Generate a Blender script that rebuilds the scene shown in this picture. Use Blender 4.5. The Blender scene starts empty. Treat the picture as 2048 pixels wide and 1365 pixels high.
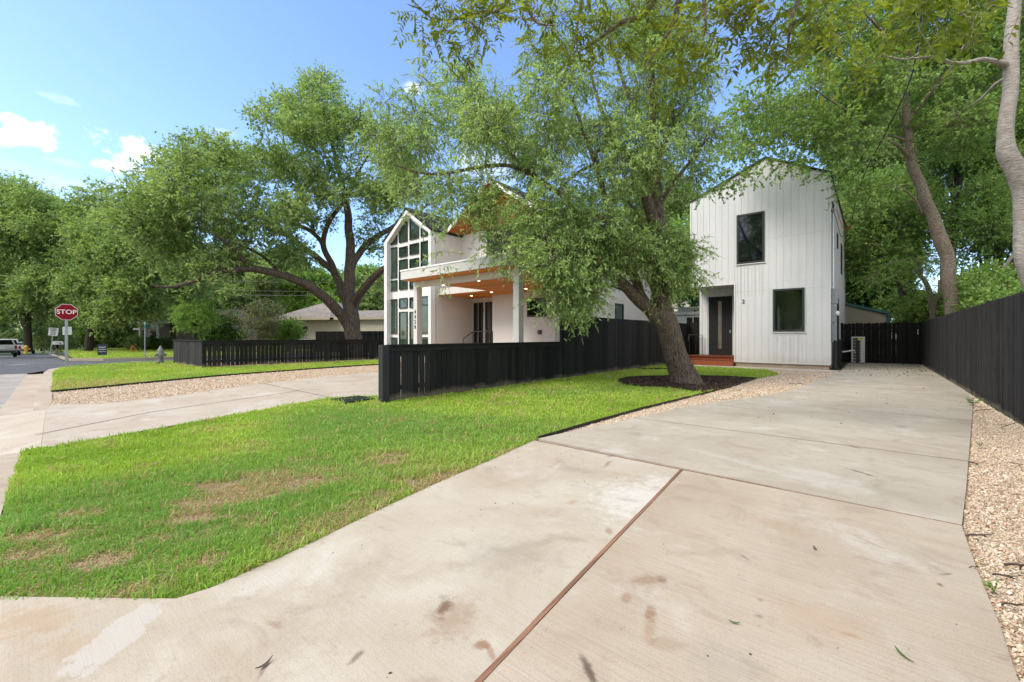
import bpy, math, random
import numpy as np
from mathutils import Vector, Matrix

scene = bpy.context.scene
C = scene.collection
R = math.radians

# ------------------------------------------------------------------ camera
F_PX, CX, HOR, CAMH, YAW = 853.3, 1024.0, 673.0, 1.22, math.atan(725 / 853.3)
cam = bpy.data.cameras.new('camera')
cam.sensor_width = 36.0
cam.lens = 15.0
cam.shift_y = -9.5 / 2048
cam.clip_start = 0.05
cam.clip_end = 2000
camo = bpy.data.objects.new('camera', cam)
camo.location = (0, 0, CAMH)
camo.rotation_euler = (R(90), 0, YAW)
C.objects.link(camo)
scene.camera = camo

# ------------------------------------------------------------------ light
SUN_DIR = Vector((-0.30, -0.60, 0.72)).normalized()
SUN_EL = math.asin(SUN_DIR.z)
SUN_ROT = math.atan2(SUN_DIR.x, SUN_DIR.y)
SUN_STRENGTH, SUN_ANGLE, SKY_STRENGTH, EXPOSURE = 1.5, 25.0, 0.15, 1.28
sl = bpy.data.lights.new('sun', 'SUN')
sl.energy = SUN_STRENGTH
sl.angle = R(SUN_ANGLE)
sl.color = (1.0, 0.92, 0.80)
so = bpy.data.objects.new('sun', sl)
so.rotation_euler = (-SUN_DIR).to_track_quat('-Z', 'Y').to_euler()
so.location = (0, 0, 30)
C.objects.link(so)

vs = scene.view_settings
vs.view_transform = 'Standard'
vs.look = 'None'
vs.gamma = 1
vs.exposure = EXPOSURE
vs.use_curve_mapping = False
scene.render.film_transparent = False
cy = scene.cycles
cy.use_denoising = True
cy.max_bounces = 10
cy.diffuse_bounces = 7
cy.glossy_bounces = 3
cy.transmission_bounces = 7
cy.transparent_max_bounces = 8
cy.sample_clamp_indirect = 8
cy.caustics_reflective = False
cy.caustics_refractive = False

SA, CA = math.sin(YAW), math.cos(YAW)
def P(u, v, d):
    """world point seen at photo pixel (u, v) at depth d along the view axis"""
    x = (u - CX) * d / F_PX
    return Vector((x * CA - d * SA, x * SA + d * CA, CAMH - (v - HOR) * d / F_PX))
def G(u, v, z=0.0):
    return P(u, v, F_PX * (CAMH - z) / (v - HOR))
def onY(u, v, Y):
    t = (u - CX) / F_PX
    return P(u, v, Y / (t * SA + CA))
def onX(u, v, X):
    t = (u - CX) / F_PX
    return P(u, v, X / (t * CA - SA))
def g2(u, v):
    p = G(u, v)
    return (p.x, p.y)

# sky ------------------------------------------------------------------
w = bpy.data.worlds.new("World")
scene.world = w
w.use_nodes = True
nt = w.node_tree
nt.nodes.clear()
def nd(nt, t, **kw):
    n = nt.nodes.new(t)
    for k, v in kw.items():
        if k == 'ins':
            for a, b in v.items():
                n.inputs[a].default_value = b
        else:
            setattr(n, k, v)
    return n
def mth(nt, op, a, b=None, c=None, clamp=False):
    n = nt.nodes.new('ShaderNodeMath')
    n.operation = op
    n.use_clamp = clamp
    for i, x in enumerate((a, b, c)):
        if x is None: continue
        if isinstance(x, (int, float)): n.inputs[i].default_value = x
        else: nt.links.new(x, n.inputs[i])
    return n.outputs[0]
def vmth(nt, op, a, b):
    n = nt.nodes.new('ShaderNodeVectorMath')
    n.operation = op
    for i, x in enumerate((a, b)):
        if isinstance(x, (tuple, list, Vector)): n.inputs[i].default_value = tuple(x)
        else: nt.links.new(x, n.inputs[i])
    return n.outputs['Value'] if op == 'DOT_PRODUCT' else n.outputs[0]
def mixc(nt, fac, a, b, mode='MIX'):
    n = nt.nodes.new('ShaderNodeMix')
    n.data_type = 'RGBA'
    n.blend_type = mode
    for s, x in ((0, fac), (6, a), (7, b)):
        if isinstance(x, (int, float)): n.inputs[s].default_value = x
        elif isinstance(x, (tuple, list)): n.inputs[s].default_value = tuple(x) + ((1,) if len(x) == 3 else ())
        else: nt.links.new(x, n.inputs[s])
    return n.outputs[2]
def ramp(nt, fac, stops):
    n = nt.nodes.new('ShaderNodeValToRGB')
    e = n.color_ramp.elements
    while len(e) < len(stops): e.new(0.5)
    for el, (p, c) in zip(e, stops):
        el.position = p
        el.color = tuple(c) + ((1,) if len(c) == 3 else ()) if not isinstance(c, (int, float)) else (c, c, c, 1)
    nt.links.new(fac, n.inputs[0])
    return n.outputs[0]
def sstep(nt, v, a, b):
    n = nt.nodes.new('ShaderNodeMapRange')
    n.interpolation_type = 'SMOOTHSTEP'
    n.inputs[1].default_value = a
    n.inputs[2].default_value = b
    nt.links.new(v, n.inputs[0])
    return n.outputs[0]
def noise(nt, vec, scale, detail=4, rough=0.55, scl=None, dist=0.0):
    if scl is not None:
        m = nt.nodes.new('ShaderNodeMapping')
        m.inputs['Scale'].default_value = scl
        nt.links.new(vec, m.inputs[0])
        vec = m.outputs[0]
    n = nt.nodes.new('ShaderNodeTexNoise')
    n.inputs['Scale'].default_value = scale
    n.inputs['Detail'].default_value = detail
    n.inputs['Roughness'].default_value = rough
    n.inputs['Distortion'].default_value = dist
    nt.links.new(vec, n.inputs['Vector'])
    return n.outputs[0]

sky = nd(nt, 'ShaderNodeTexSky', sky_type='NISHITA', sun_disc=False, sun_elevation=SUN_EL, sun_rotation=SUN_ROT)
sky.air_density = 1.0
sky.dust_density = 0.6
sky.ozone_density = 2.0
tc = nd(nt, 'ShaderNodeTexCoord')
gen = tc.outputs['Generated']
nz = noise(nt, gen, 11.0, 8, 0.62)
nz2 = noise(nt, gen, 22.0, 5, 0.6)
mask = None
fw = Vector((-SA, CA, 0)); rt = Vector((CA, SA, 0)); up = Vector((0, 0, 1))
for u, v, su, sv, amp in ((80, 283, 75, 42, .95), (270, 308, 85, 50, 1.2), (215, 330, 50, 20, .6), (20, 238, 40, 18, .45), (120, 322, 95, 18, .1),
                          (830, 178, 40, 16, .4), (450, 265, 55, 20, .2), (60, 345, 160, 30, .06), (290, 345, 90, 25, .4), (90, 190, 60, 14, .12), (250, 390, 330, 40, .12), (980, 330, 140, 60, .3)):
    # each cloud: a blob round its own direction in the sky dome, its edge broken by noise
    d = (fw + rt * ((u - CX) / F_PX) + up * ((HOR - v) / F_PX))
    L = d.length
    dn = d.normalized()
    r_ = dn.cross(up).normalized()
    u_ = r_.cross(dn)
    k = F_PX * L
    a = mth(nt, 'MULTIPLY', vmth(nt, 'DOT_PRODUCT', gen, r_), k / (su * 0.95))
    b = mth(nt, 'MULTIPLY', vmth(nt, 'DOT_PRODUCT', gen, u_), k / (sv * 0.95))
    front = mth(nt, 'GREATER_THAN', vmth(nt, 'DOT_PRODUCT', gen, dn), 0.0)
    rr = mth(nt, 'ADD', mth(nt, 'MULTIPLY', a, a), mth(nt, 'MULTIPLY', b, b))
    rr = mth(nt, 'SQRT', rr)
    q = mth(nt, 'ADD', mth(nt, 'MULTIPLY', mth(nt, 'SUBTRACT', nz, 0.5), 2.4), mth(nt, 'MULTIPLY', mth(nt, 'SUBTRACT', nz2, 0.5), 1.0))
    s = sstep(nt, mth(nt, 'SUBTRACT', rr, q), 0.8, 0.25)
    s = mth(nt, 'MULTIPLY', mth(nt, 'MULTIPLY', s, front), amp)
    mask = s if mask is None else mth(nt, 'MAXIMUM', mask, s)
# broken white cloud, out of view behind the viewer, added as soft fill light
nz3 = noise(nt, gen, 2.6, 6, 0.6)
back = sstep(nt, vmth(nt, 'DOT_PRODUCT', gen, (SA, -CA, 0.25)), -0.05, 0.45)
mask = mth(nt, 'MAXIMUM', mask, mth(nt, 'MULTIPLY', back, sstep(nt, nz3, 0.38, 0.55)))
zen = sstep(nt, vmth(nt, 'DOT_PRODUCT', gen, (0, 0, 1)), 0.72, 0.86)  # more unseen cloud added overhead to make the light neutral
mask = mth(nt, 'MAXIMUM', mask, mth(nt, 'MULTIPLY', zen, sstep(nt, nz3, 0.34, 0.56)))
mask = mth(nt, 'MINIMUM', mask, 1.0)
skyc = mixc(nt, 1.0, sky.outputs[0], (0.78, 0.84, 0.98, 1), 'MULTIPLY')
hz = sstep(nt, vmth(nt, 'DOT_PRODUCT', gen, (0, 0, 1)), 0.0, 0.5)
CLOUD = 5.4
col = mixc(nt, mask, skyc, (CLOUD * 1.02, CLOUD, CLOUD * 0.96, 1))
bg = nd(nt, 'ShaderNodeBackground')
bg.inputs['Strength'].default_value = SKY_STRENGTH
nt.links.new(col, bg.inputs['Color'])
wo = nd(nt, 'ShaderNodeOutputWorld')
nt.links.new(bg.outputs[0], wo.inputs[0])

# ------------------------------------------------------------------ materials
def mk(name):
    m = bpy.data.materials.new(name)
    m.use_nodes = True
    nt = m.node_tree
    b = nt.nodes['Principled BSDF']
    return m, nt, b
def coord(nt):
    return nt.nodes.new('ShaderNodeTexCoord').outputs['Object']
def wpos(nt):
    return nt.nodes.new('ShaderNodeNewGeometry').outputs['Position']
def island(nt):
    return nt.nodes.new('ShaderNodeNewGeometry').outputs['Random Per Island']
def bump(nt, b, h, strength, dist=0.01):
    n = nt.nodes.new('ShaderNodeBump')
    n.inputs['Strength'].default_value = strength
    n.inputs['Distance'].default_value = dist
    nt.links.new(h, n.inputs['Height'])
    nt.links.new(n.outputs[0], b.inputs['Normal'])
def setc(nt, b, c):
    if isinstance(c, (tuple, list)): b.inputs['Base Color'].default_value = tuple(c) + (1,)
    else: nt.links.new(c, b.inputs['Base Color'])
def plain(name, c, rough=0.5, var=0.12, scale=3.0, spec=0.4, metal=0.0, bmp=0.0, bscale=60):
    m, nt, b = mk(name)
    p = wpos(nt)
    n = noise(nt, p, scale, 5)
    lo = tuple(x * (1 - var) for x in c); hi = tuple(min(1, x * (1 + var)) for x in c)
    setc(nt, b, ramp(nt, n, ((0.3, lo), (0.7, hi))))
    b.inputs['Roughness'].default_value = rough
    b.inputs['Specular IOR Level'].default_value = spec
    b.inputs['Metallic'].default_value = metal
    if bmp: bump(nt, b, noise(nt, p, bscale, 3), bmp, 0.004)
    return m

def concrete(name, ca, cb, stains=(), broom=0.5, seed=0.0, dark=(0.26, 0.2, 0.14)):
    m, nt, b = mk(name)
    p0 = wpos(nt)
    off = nt.nodes.new('ShaderNodeVectorMath'); off.operation = 'ADD'
    off.inputs[1].default_value = (seed, seed * 1.7, 0)
    nt.links.new(p0, off.inputs[0]); p = off.outputs[0]
    n1 = noise(nt, p, 0.9, 7, 0.6, dist=0.6)
    c = ramp(nt, n1, ((0.3, ca), (0.5, tuple((x + y) / 2 for x, y in zip(ca, cb))), (0.68, cb)))
    n2 = noise(nt, p, 2.6, 6, 0.62, dist=1.0)
    c = mixc(nt, mth(nt, 'MULTIPLY', sstep(nt, n2, 0.5, 0.72), 0.42), c, dark)
    n7 = noise(nt, p, 1.3, 5, 0.6, dist=0.5)
    c = mixc(nt, mth(nt, 'MULTIPLY', sstep(nt, n7, 0.53, 0.7), 0.4), c, (0.6, 0.575, 0.53))
    n8 = noise(nt, p, 1.9, 6, 0.65, scl=(0.35, 1.6, 1), dist=0.8)
    c = mixc(nt, mth(nt, 'MULTIPLY', sstep(nt, n8, 0.54, 0.72), 0.3), c, (0.35, 0.27, 0.165))
    n3 = noise(nt, p, 1.0, 3, 0.6, scl=(2.5, 95, 1))
    c = mixc(nt, mth(nt, 'MULTIPLY', sstep(nt, n3, 0.42, 0.7), 0.2 * broom), c, (0.2, 0.17, 0.13))
    n4 = noise(nt, p, 130, 3, 0.7)
    c = mixc(nt, mth(nt, 'MULTIPLY', sstep(nt, n4, 0.48, 0.7), 0.26), c, (0.16, 0.13, 0.1))
    n5 = noise(nt, p, 7, 8, 0.75)
    c = mixc(nt, mth(nt, 'MULTIPLY', sstep(nt, n5, 0.57, 0.7), 0.34), c, (0.2, 0.15, 0.1))
    n6 = noise(nt, p, 17, 5, 0.7)
    c = mixc(nt, mth(nt, 'MULTIPLY', sstep(nt, n6, 0.66, 0.74), 0.3), c, (0.15, 0.10, 0.055))
    wob = noise(nt, p, 13, 8, 0.72)
    for (x, y, rx, ry, rot, colr, st) in stains:
        s, cc = math.sin(rot), math.cos(rot)
        dx = vmth(nt, 'DOT_PRODUCT', vmth(nt, 'SUBTRACT', p0, (x, y, 0)), (cc / rx, s / rx, 0))
        dy = vmth(nt, 'DOT_PRODUCT', vmth(nt, 'SUBTRACT', p0, (x, y, 0)), (-s / ry, cc / ry, 0))
        rr = mth(nt, 'SQRT', mth(nt, 'ADD', mth(nt, 'MULTIPLY', dx, dx), mth(nt, 'MULTIPLY', dy, dy)))
        rr = mth(nt, 'SUBTRACT', rr, mth(nt, 'MULTIPLY', mth(nt, 'SUBTRACT', wob, 0.5), 2.6))
        hard = st > 0.8
        c = mixc(nt, mth(nt, 'MULTIPLY', sstep(nt, rr, 1.0, 0.9 if hard else 0.2), st if not hard else 0.5), c, colr)
    setc(nt, b, c)
    b.inputs['Roughness'].default_value = 0.85
    b.inputs['Specular IOR Level'].default_value = 0.25
    hgt = mth(nt, 'ADD', mth(nt, 'MULTIPLY', n3, broom), n4)
    bump(nt, b, hgt, 0.35, 0.004)
    return m

def wood_black(name, c, dust=0.0, grey=0.0, dust_amt=0.75):
    m, nt, b = mk(name)
    p = wpos(nt)
    i = island(nt)
    g = noise(nt, p, 1.0, 5, 0.65, scl=(45, 45, 2.2))
    v = mth(nt, 'ADD', mth(nt, 'MULTIPLY', i, 0.6), mth(nt, 'MULTIPLY', g, 0.9))
    cc = ramp(nt, v, ((0.25, tuple(x * 0.55 for x in c)), (1.1, tuple(x * 1.7 for x in c))))
    if grey: cc = mixc(nt, mth(nt, 'MULTIPLY', sstep(nt, g, 0.5, 0.7), grey), cc, (0.16, 0.15, 0.145))
    if dust:
        z = vmth(nt, 'DOT_PRODUCT', p, (0, 0, 1))
        zz = mth(nt, 'ADD', z, mth(nt, 'MULTIPLY', mth(nt, 'SUBTRACT', noise(nt, p, 1.6, 6, 0.6), 0.5), dust * 2.4))
        cc = mixc(nt, mth(nt, 'MULTIPLY', sstep(nt, zz, dust, dust * 0.1), dust_amt), cc, (0.23, 0.19, 0.14))
    setc(nt, b, cc)
    b.inputs['Roughness'].default_value = 0.85
    b.inputs['Specular IOR Level'].default_value = 0.1
    bump(nt, b, g, 0.6, 0.006)
    return m

def bark(name, ca, cb, scl=(7, 7, 1.6), scale=4.0, strength=1.0, dist=0.04, patch=None):
    m, nt, b = mk(name)
    p = wpos(nt)
    n = noise(nt, p, scale, 8, 0.7, scl=scl, dist=0.4)
    c = ramp(nt, n, ((0.36, ca), (0.62, cb)))
    if patch:
        c = mixc(nt, mth(nt, 'MULTIPLY', sstep(nt, noise(nt, p, 3.0, 5), 0.5, 0.68), 0.6), c, patch)
    n2 = noise(nt, p, 26, 4, 0.7)
    c = mixc(nt, mth(nt, 'MULTIPLY', n2, 0.25), c, (0.05, 0.04, 0.03))
    setc(nt, b, c)
    b.inputs['Roughness'].default_value = 0.9
    b.inputs['Specular IOR Level'].default_value = 0.15
    bump(nt, b, mth(nt, 'ADD', n, mth(nt, 'MULTIPLY', n2, 0.2)), strength, dist)
    return m

def leafmat(name, dark, mid, light, trans=0.35, nscale=0.45, gloss=0.35):
    m, nt, b = mk(name)
    p = wpos(nt)
    i = island(nt)
    n = noise(nt, p, nscale, 3)
    v = mth(nt, 'ADD', mth(nt, 'MULTIPLY', i, 0.55), mth(nt, 'MULTIPLY', n, 0.75))
    c = ramp(nt, v, ((0.3, dark), (0.62, mid), (0.95, light)))
    setc(nt, b, c)
    b.inputs['Roughness'].default_value = 0.5
    b.inputs['Specular IOR Level'].default_value = gloss
    tr = nt.nodes.new('ShaderNodeBsdfTranslucent')
    tcol = mixc(nt, 1.0, c, (1.45, 1.5, 0.75, 1), 'MULTIPLY')
    nt.links.new(tcol, tr.inputs['Color'])
    ms = nt.nodes.new('ShaderNodeMixShader')
    ms.inputs[0].default_value = trans
    nt.links.new(b.outputs[0], ms.inputs[1])
    nt.links.new(tr.outputs[0], ms.inputs[2])
    nt.links.new(ms.outputs[0], nt.nodes['Material Output'].inputs['Surface'])
    return m

def glass(name, c=(0.012, 0.022, 0.016), rough=0.03):
    m, nt, b = mk(name)
    p = wpos(nt)
    n = noise(nt, p, 1.1, 2)
    setc(nt, b, ramp(nt, n, ((0.35, tuple(x * 0.6 for x in c)), (0.7, tuple(x * 1.6 for x in c)))))
    b.inputs['Roughness'].default_value = rough
    b.inputs['Specular IOR Level'].default_value = 0.6
    b.inputs['IOR'].default_value = 1.5
    bump(nt, b, noise(nt, p, 1.5, 1), 0.02, 0.02)
    return m

def stucco(name, c):
    m, nt, b = mk(name)
    p = wpos(nt)
    n = noise(nt, p, 1.3, 6)
    cc = ramp(nt, n, ((0.3, tuple(x * 0.94 for x in c)), (0.7, c)))
    # faint joints of the painted block courses under the coat
    br = nt.nodes.new('ShaderNodeTexNoise'); br.inputs['Scale'].default_value = 45; br.inputs['Detail'].default_value = 4
    nt.links.new(p, br.inputs['Vector'])
    setc(nt, b, cc)
    b.inputs['Roughness'].default_value = 0.85
    b.inputs['Specular IOR Level'].default_value = 0.2
    bump(nt, b, br.outputs[0], 0.3, 0.004)
    return m

def planks(name, c, axis, wdt, rough=0.4):
    m, nt, b = mk(name)
    p = wpos(nt)
    t = mth(nt, 'DIVIDE', vmth(nt, 'DOT_PRODUCT', p, axis), wdt)
    fr = mth(nt, 'FRACT', t)
    idx = mth(nt, 'FLOOR', t)
    wn = nt.nodes.new('ShaderNodeTexWhiteNoise'); wn.noise_dimensions = '1D'
    nt.links.new(idx, wn.inputs['W'])
    sc = (3, 3, 30) if axis[2] else ((2.0, 40, 30) if axis[1] else (40, 2, 30))
    g = noise(nt, p, 1.0, 5, 0.6, scl=sc)
    v = mth(nt, 'ADD', mth(nt, 'MULTIPLY', wn.outputs[0], 0.5), mth(nt, 'MULTIPLY', g, 0.6))
    cc = ramp(nt, v, ((0.2, tuple(x * 0.7 for x in c)), (0.9, tuple(min(1, x * 1.3) for x in c))))
    line = mth(nt, 'LESS_THAN', fr, 0.06)
    cc = mixc(nt, mth(nt, 'MULTIPLY', line, 0.75), cc, tuple(x * 0.25 for x in c))
    setc(nt, b, cc)
    b.inputs['Roughness'].default_value = rough
    b.inputs['Specular IOR Level'].default_value = 0.2
    return m

def speckle(name, stops, scale, rough=0.9, bmp=0.6, big=None):
    m, nt, b = mk(name)
    p = wpos(nt)
    v = nt.nodes.new('ShaderNodeTexVoronoi'); v.inputs['Scale'].default_value = scale
    nt.links.new(p, v.inputs['Vector'])
    sep = nt.nodes.new('ShaderNodeSeparateColor'); nt.links.new(v.outputs['Color'], sep.inputs[0])
    c = ramp(nt, sep.outputs[0], stops)
    if big:
        c = mixc(nt, mth(nt, 'MULTIPLY', sstep(nt, noise(nt, p, 1.2, 6, 0.65), 0.42, 0.62), big[1]), c, big[0])
    setc(nt, b, c)
    b.inputs['Roughness'].default_value = rough
    b.inputs['Specular IOR Level'].default_value = 0.2
    bump(nt, b, v.outputs['Distance'], bmp, 0.02)
    return m

def islandmat(name, stops, rough=0.8, spec=0.25):
    m, nt, b = mk(name)
    c = ramp(nt, island(nt), stops)
    n = noise(nt, wpos(nt), 30, 3)
    c = mixc(nt, mth(nt, 'MULTIPLY', n, 0.2), c, (0.2, 0.15, 0.1))
    setc(nt, b, c)
    b.inputs['Roughness'].default_value = rough
    b.inputs['Specular IOR Level'].default_value = spec
    return m

def attrmat(name, trans=0.25):
    m, nt, b = mk(name)
    a = nt.nodes.new('ShaderNodeAttribute'); a.attribute_name = 'tint'
    setc(nt, b, a.outputs['Color'])
    b.inputs['Roughness'].default_value = 0.55
    b.inputs['Specular IOR Level'].default_value = 0.3
    tr = nt.nodes.new('ShaderNodeBsdfTranslucent')
    nt.links.new(mixc(nt, 1.0, a.outputs['Color'], (1.4, 1.5, 0.7, 1), 'MULTIPLY'), tr.inputs['Color'])
    ms = nt.nodes.new('ShaderNodeMixShader'); ms.inputs[0].default_value = trans
    nt.links.new(b.outputs[0], ms.inputs[1]); nt.links.new(tr.outputs[0], ms.inputs[2])
    nt.links.new(ms.outputs[0], nt.nodes['Material Output'].inputs['Surface'])
    return m

def lampmat(name, c, e):
    m, nt, b = mk(name)
    b.inputs['Base Color'].default_value = (0.8, 0.8, 0.75, 1)
    b.inputs['Emission Color'].default_value = tuple(c) + (1,)
    b.inputs['Emission Strength'].default_value = e
    return m

# ------------------------------------------------------------------ objects and tags
def tag(o, label=None, cat=None, group=None, kind=None):
    if label: o['label'] = label
    if cat: o['category'] = cat
    if group: o['group'] = group
    if kind: o['kind'] = kind
    return o
def thing(name, label, cat, loc=(0, 0, 0), group=None, rz=0.0):
    o = bpy.data.objects.new(name, None)
    o.empty_display_size = 0.2
    C.objects.link(o)
    o.location = loc
    o.rotation_euler = (0, 0, rz)
    return tag(o, label, cat, group)
def wloc(o):
    v = Vector((0, 0, 0))
    while o is not None:
        v += o.location
        o = o.parent
    return v
def copy_tree(o, parent=None):
    kids = list(o.children)
    c = o.copy()
    C.objects.link(c)
    if parent: c.parent = parent
    for ch in kids: copy_tree(ch, c)
    return c
def mesh_np(name, verts, faces_flat, nper, mat, parent=None, smooth=False, local=False, tint=None):
    """verts (n,3), faces_flat: int array of loops, nper: verts per face (int or array)"""
    verts = np.asarray(verts, dtype=np.float32).reshape(-1, 3)
    if parent is not None and not local:
        verts = verts - np.array(wloc(parent), dtype=np.float32)
    faces_flat = np.asarray(faces_flat, dtype=np.int32).ravel()
    if isinstance(nper, int):
        nf = len(faces_flat) // nper
        tot = np.full(nf, nper, dtype=np.int32)
    else:
        tot = np.asarray(nper, dtype=np.int32); nf = len(tot)
    start = np.zeros(nf, dtype=np.int32); start[1:] = np.cumsum(tot)[:-1]
    me = bpy.data.meshes.new(name)
    me.vertices.add(len(verts)); me.vertices.foreach_set('co', verts.ravel())
    me.loops.add(len(faces_flat)); me.loops.foreach_set('vertex_index', faces_flat)
    me.polygons.add(nf)
    me.polygons.foreach_set('loop_start', start)
    me.polygons.foreach_set('loop_total', tot)
    me.polygons.foreach_set('use_smooth', np.full(nf, bool(smooth), dtype=bool))
    if tint is not None:
        at = me.color_attributes.new('tint', 'FLOAT_COLOR', 'POINT')
        t = np.ones((len(verts), 4), dtype=np.float32); t[:, :3] = tint
        at.data.foreach_set('color', t.ravel())
    me.update(calc_edges=True)
    if mat: me.materials.append(mat)
    o = bpy.data.objects.new(name, me)
    C.objects.link(o)
    if parent is not None: o.parent = parent
    return o

class MB:
    def __init__(s):
        s.v = []; s.f = []
    def add(s, vs, fs):
        n = len(s.v)
        s.v += [tuple(v) for v in vs]
        s.f += [tuple(i + n for i in f) for f in fs]
        return s
    def box(s, a, b, ax=None):
        x0, x1 = min(a[0], b[0]), max(a[0], b[0]); y0, y1 = min(a[1], b[1]), max(a[1], b[1]); z0, z1 = min(a[2], b[2]), max(a[2], b[2])
        vs = [(x0, y0, z0), (x1, y0, z0), (x1, y1, z0), (x0, y1, z0), (x0, y0, z1), (x1, y0, z1), (x1, y1, z1), (x0, y1, z1)]
        return s.add(vs, [(0, 3, 2, 1), (4, 5, 6, 7), (0, 1, 5, 4), (1, 2, 6, 5), (2, 3, 7, 6), (3, 0, 4, 7)])
    def obox(s, c, ex, ey, ez):
        """box with centre c and half-extent vectors"""
        c, ex, ey, ez = map(Vector, (c, ex, ey, ez))
        vs = [c + ex * i + ey * j + ez * k for k in (-1, 1) for (i, j) in ((-1, -1), (1, -1), (1, 1), (-1, 1))]
        return s.add(vs, [(0, 3, 2, 1), (4, 5, 6, 7), (0, 1, 5, 4), (1, 2, 6, 5), (2, 3, 7, 6), (3, 0, 4, 7)])
    def prism(s, poly, d):
        """poly: list of 3D points, extruded by vector d"""
        n = len(poly); d = Vector(d)
        vs = [Vector(p) for p in poly] + [Vector(p) + d for p in poly]
        fs = [tuple(range(n))[::-1], tuple(range(n, 2 * n))]
        fs += [(i, (i + 1) % n, n + (i + 1) % n, n + i) for i in range(n)]
        return s.add(vs, fs)
    def tube(s, pts, rad, n=8, caps=True):
        v, f = tube_np(pts, rad, n)
        base = len(s.v)
        s.add(v.tolist(), f.tolist())
        if caps:
            k = len(pts)
            s.f.append(tuple(base + i for i in range(n))[::-1])
            s.f.append(tuple(base + (k - 1) * n + i for i in range(n)))
        return s
    def lathe(s, c, prof, n=16, axis='Z'):
        vs, fs = [], []
        for (r, h) in prof:
            for i in range(n):
                a = 2 * math.pi * i / n
                if axis == 'Z': p = (r * math.cos(a), r * math.sin(a), h)
                elif axis == 'X': p = (h, r * math.cos(a), r * math.sin(a))
                else: p = (r * math.cos(a), h, r * math.sin(a))
                vs.append((c[0] + p[0], c[1] + p[1], c[2] + p[2]))
        k = len(prof)
        for j in range(k - 1):
            for i in range(n):
                fs.append((j * n + i, j * n + (i + 1) % n, (j + 1) * n + (i + 1) % n, (j + 1) * n + i))
        fs.append(tuple(range(n))[::-1]); fs.append(tuple((k - 1) * n + i for i in range(n)))
        return s.add(vs, fs)
    def build(s, name, mat, parent=None, smooth=False, local=False, bevel=0.0):
        fl = [i for f in s.f for i in f]
        o = mesh_np(name, s.v, fl, [len(f) for f in s.f], mat, parent, smooth, local)
        if bevel:
            md = o.modifiers.new('bevel', 'BEVEL'); md.width = bevel; md.segments = 2; md.limit_method = 'ANGLE'
        return o

def tube_np(pts, rad, n=8, jitter=0.0, rng=None):
    pts = np.array([tuple(p) for p in pts], dtype=float)
    rad = np.array(rad, dtype=float) if not isinstance(rad, (int, float)) else np.full(len(pts), float(rad))
    k = len(pts)
    tan = np.gradient(pts, axis=0) if k > 2 else np.repeat((pts[1] - pts[0])[None], k, 0)
    tan /= np.linalg.norm(tan, axis=1)[:, None] + 1e-9
    ref = np.array([0.31, 0.95, 0.05]) if abs(tan[0][2]) > 0.7 else np.array([0, 0, 1.0])
    a = np.cross(tan[0], ref); a /= np.linalg.norm(a)
    A = []
    for i in range(k):
        a = a - tan[i] * np.dot(a, tan[i]); a /= np.linalg.norm(a) + 1e-9
        A.append(a)
    A = np.array(A); B = np.cross(tan, A)
    th = np.linspace(0, 2 * np.pi, n, endpoint=False)
    rr = rad[:, None] * np.ones((1, n))
    if jitter:   # ridges that run along the limb and swell slowly
        s_ = np.concatenate([[0], np.cumsum(np.linalg.norm(np.diff(pts, axis=0), axis=1))])[:, None] / max(rad.max(), .05)
        q = sum(np.sin(m_ * th[None] + rng.uniform(0, 6.28) + s_ * rng.uniform(-.5, .5)) / m_ ** .5 for m_ in (2, 3, 5, 7, 9))
        rr = rr * (1 + jitter * 0.28 * q + jitter * 0.25 * (rng.random((k, n)) - .5))
    v = pts[:, None, :] + A[:, None, :] * (np.cos(th)[None, :, None] * rr[..., None]) + B[:, None, :] * (np.sin(th)[None, :, None] * rr[..., None])
    idx = np.arange(k * n).reshape(k, n)
    f = np.stack([idx[:-1], np.roll(idx[:-1], -1, 1), np.roll(idx[1:], -1, 1), idx[1:]], -1).reshape(-1, 4)
    return v.reshape(-1, 3), f

def smooth_line(pts, rad, step=0.25):
    """Catmull-Rom resample of a polyline with radii"""
    p = np.array([tuple(q) for q in pts], dtype=float); r = np.array(rad, dtype=float)
    if len(p) == 2:
        n = max(2, int(np.linalg.norm(p[1] - p[0]) / step) + 1)
        t = np.linspace(0, 1, n)[:, None]
        return p[0] * (1 - t) + p[1] * t, r[0] * (1 - t[:, 0]) + r[1] * t[:, 0]
    out, ro = [], []
    q = np.vstack([2 * p[0] - p[1], p, 2 * p[-1] - p[-2]])
    for i in range(len(p) - 1):
        p0, p1, p2, p3 = q[i], q[i + 1], q[i + 2], q[i + 3]
        n = max(2, int(np.linalg.norm(p2 - p1) / step) + 1)
        for t in np.linspace(0, 1, n, endpoint=False):
            out.append(0.5 * (2 * p1 + (p2 - p0) * t + (2 * p0 - 5 * p1 + 4 * p2 - p3) * t * t + (3 * p1 - p0 - 3 * p2 + p3) * t ** 3))
            ro.append(r[i] * (1 - t) + r[i + 1] * t)
    out.append(p[-1]); ro.append(r[-1])
    return np.array(out), np.array(ro)

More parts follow.
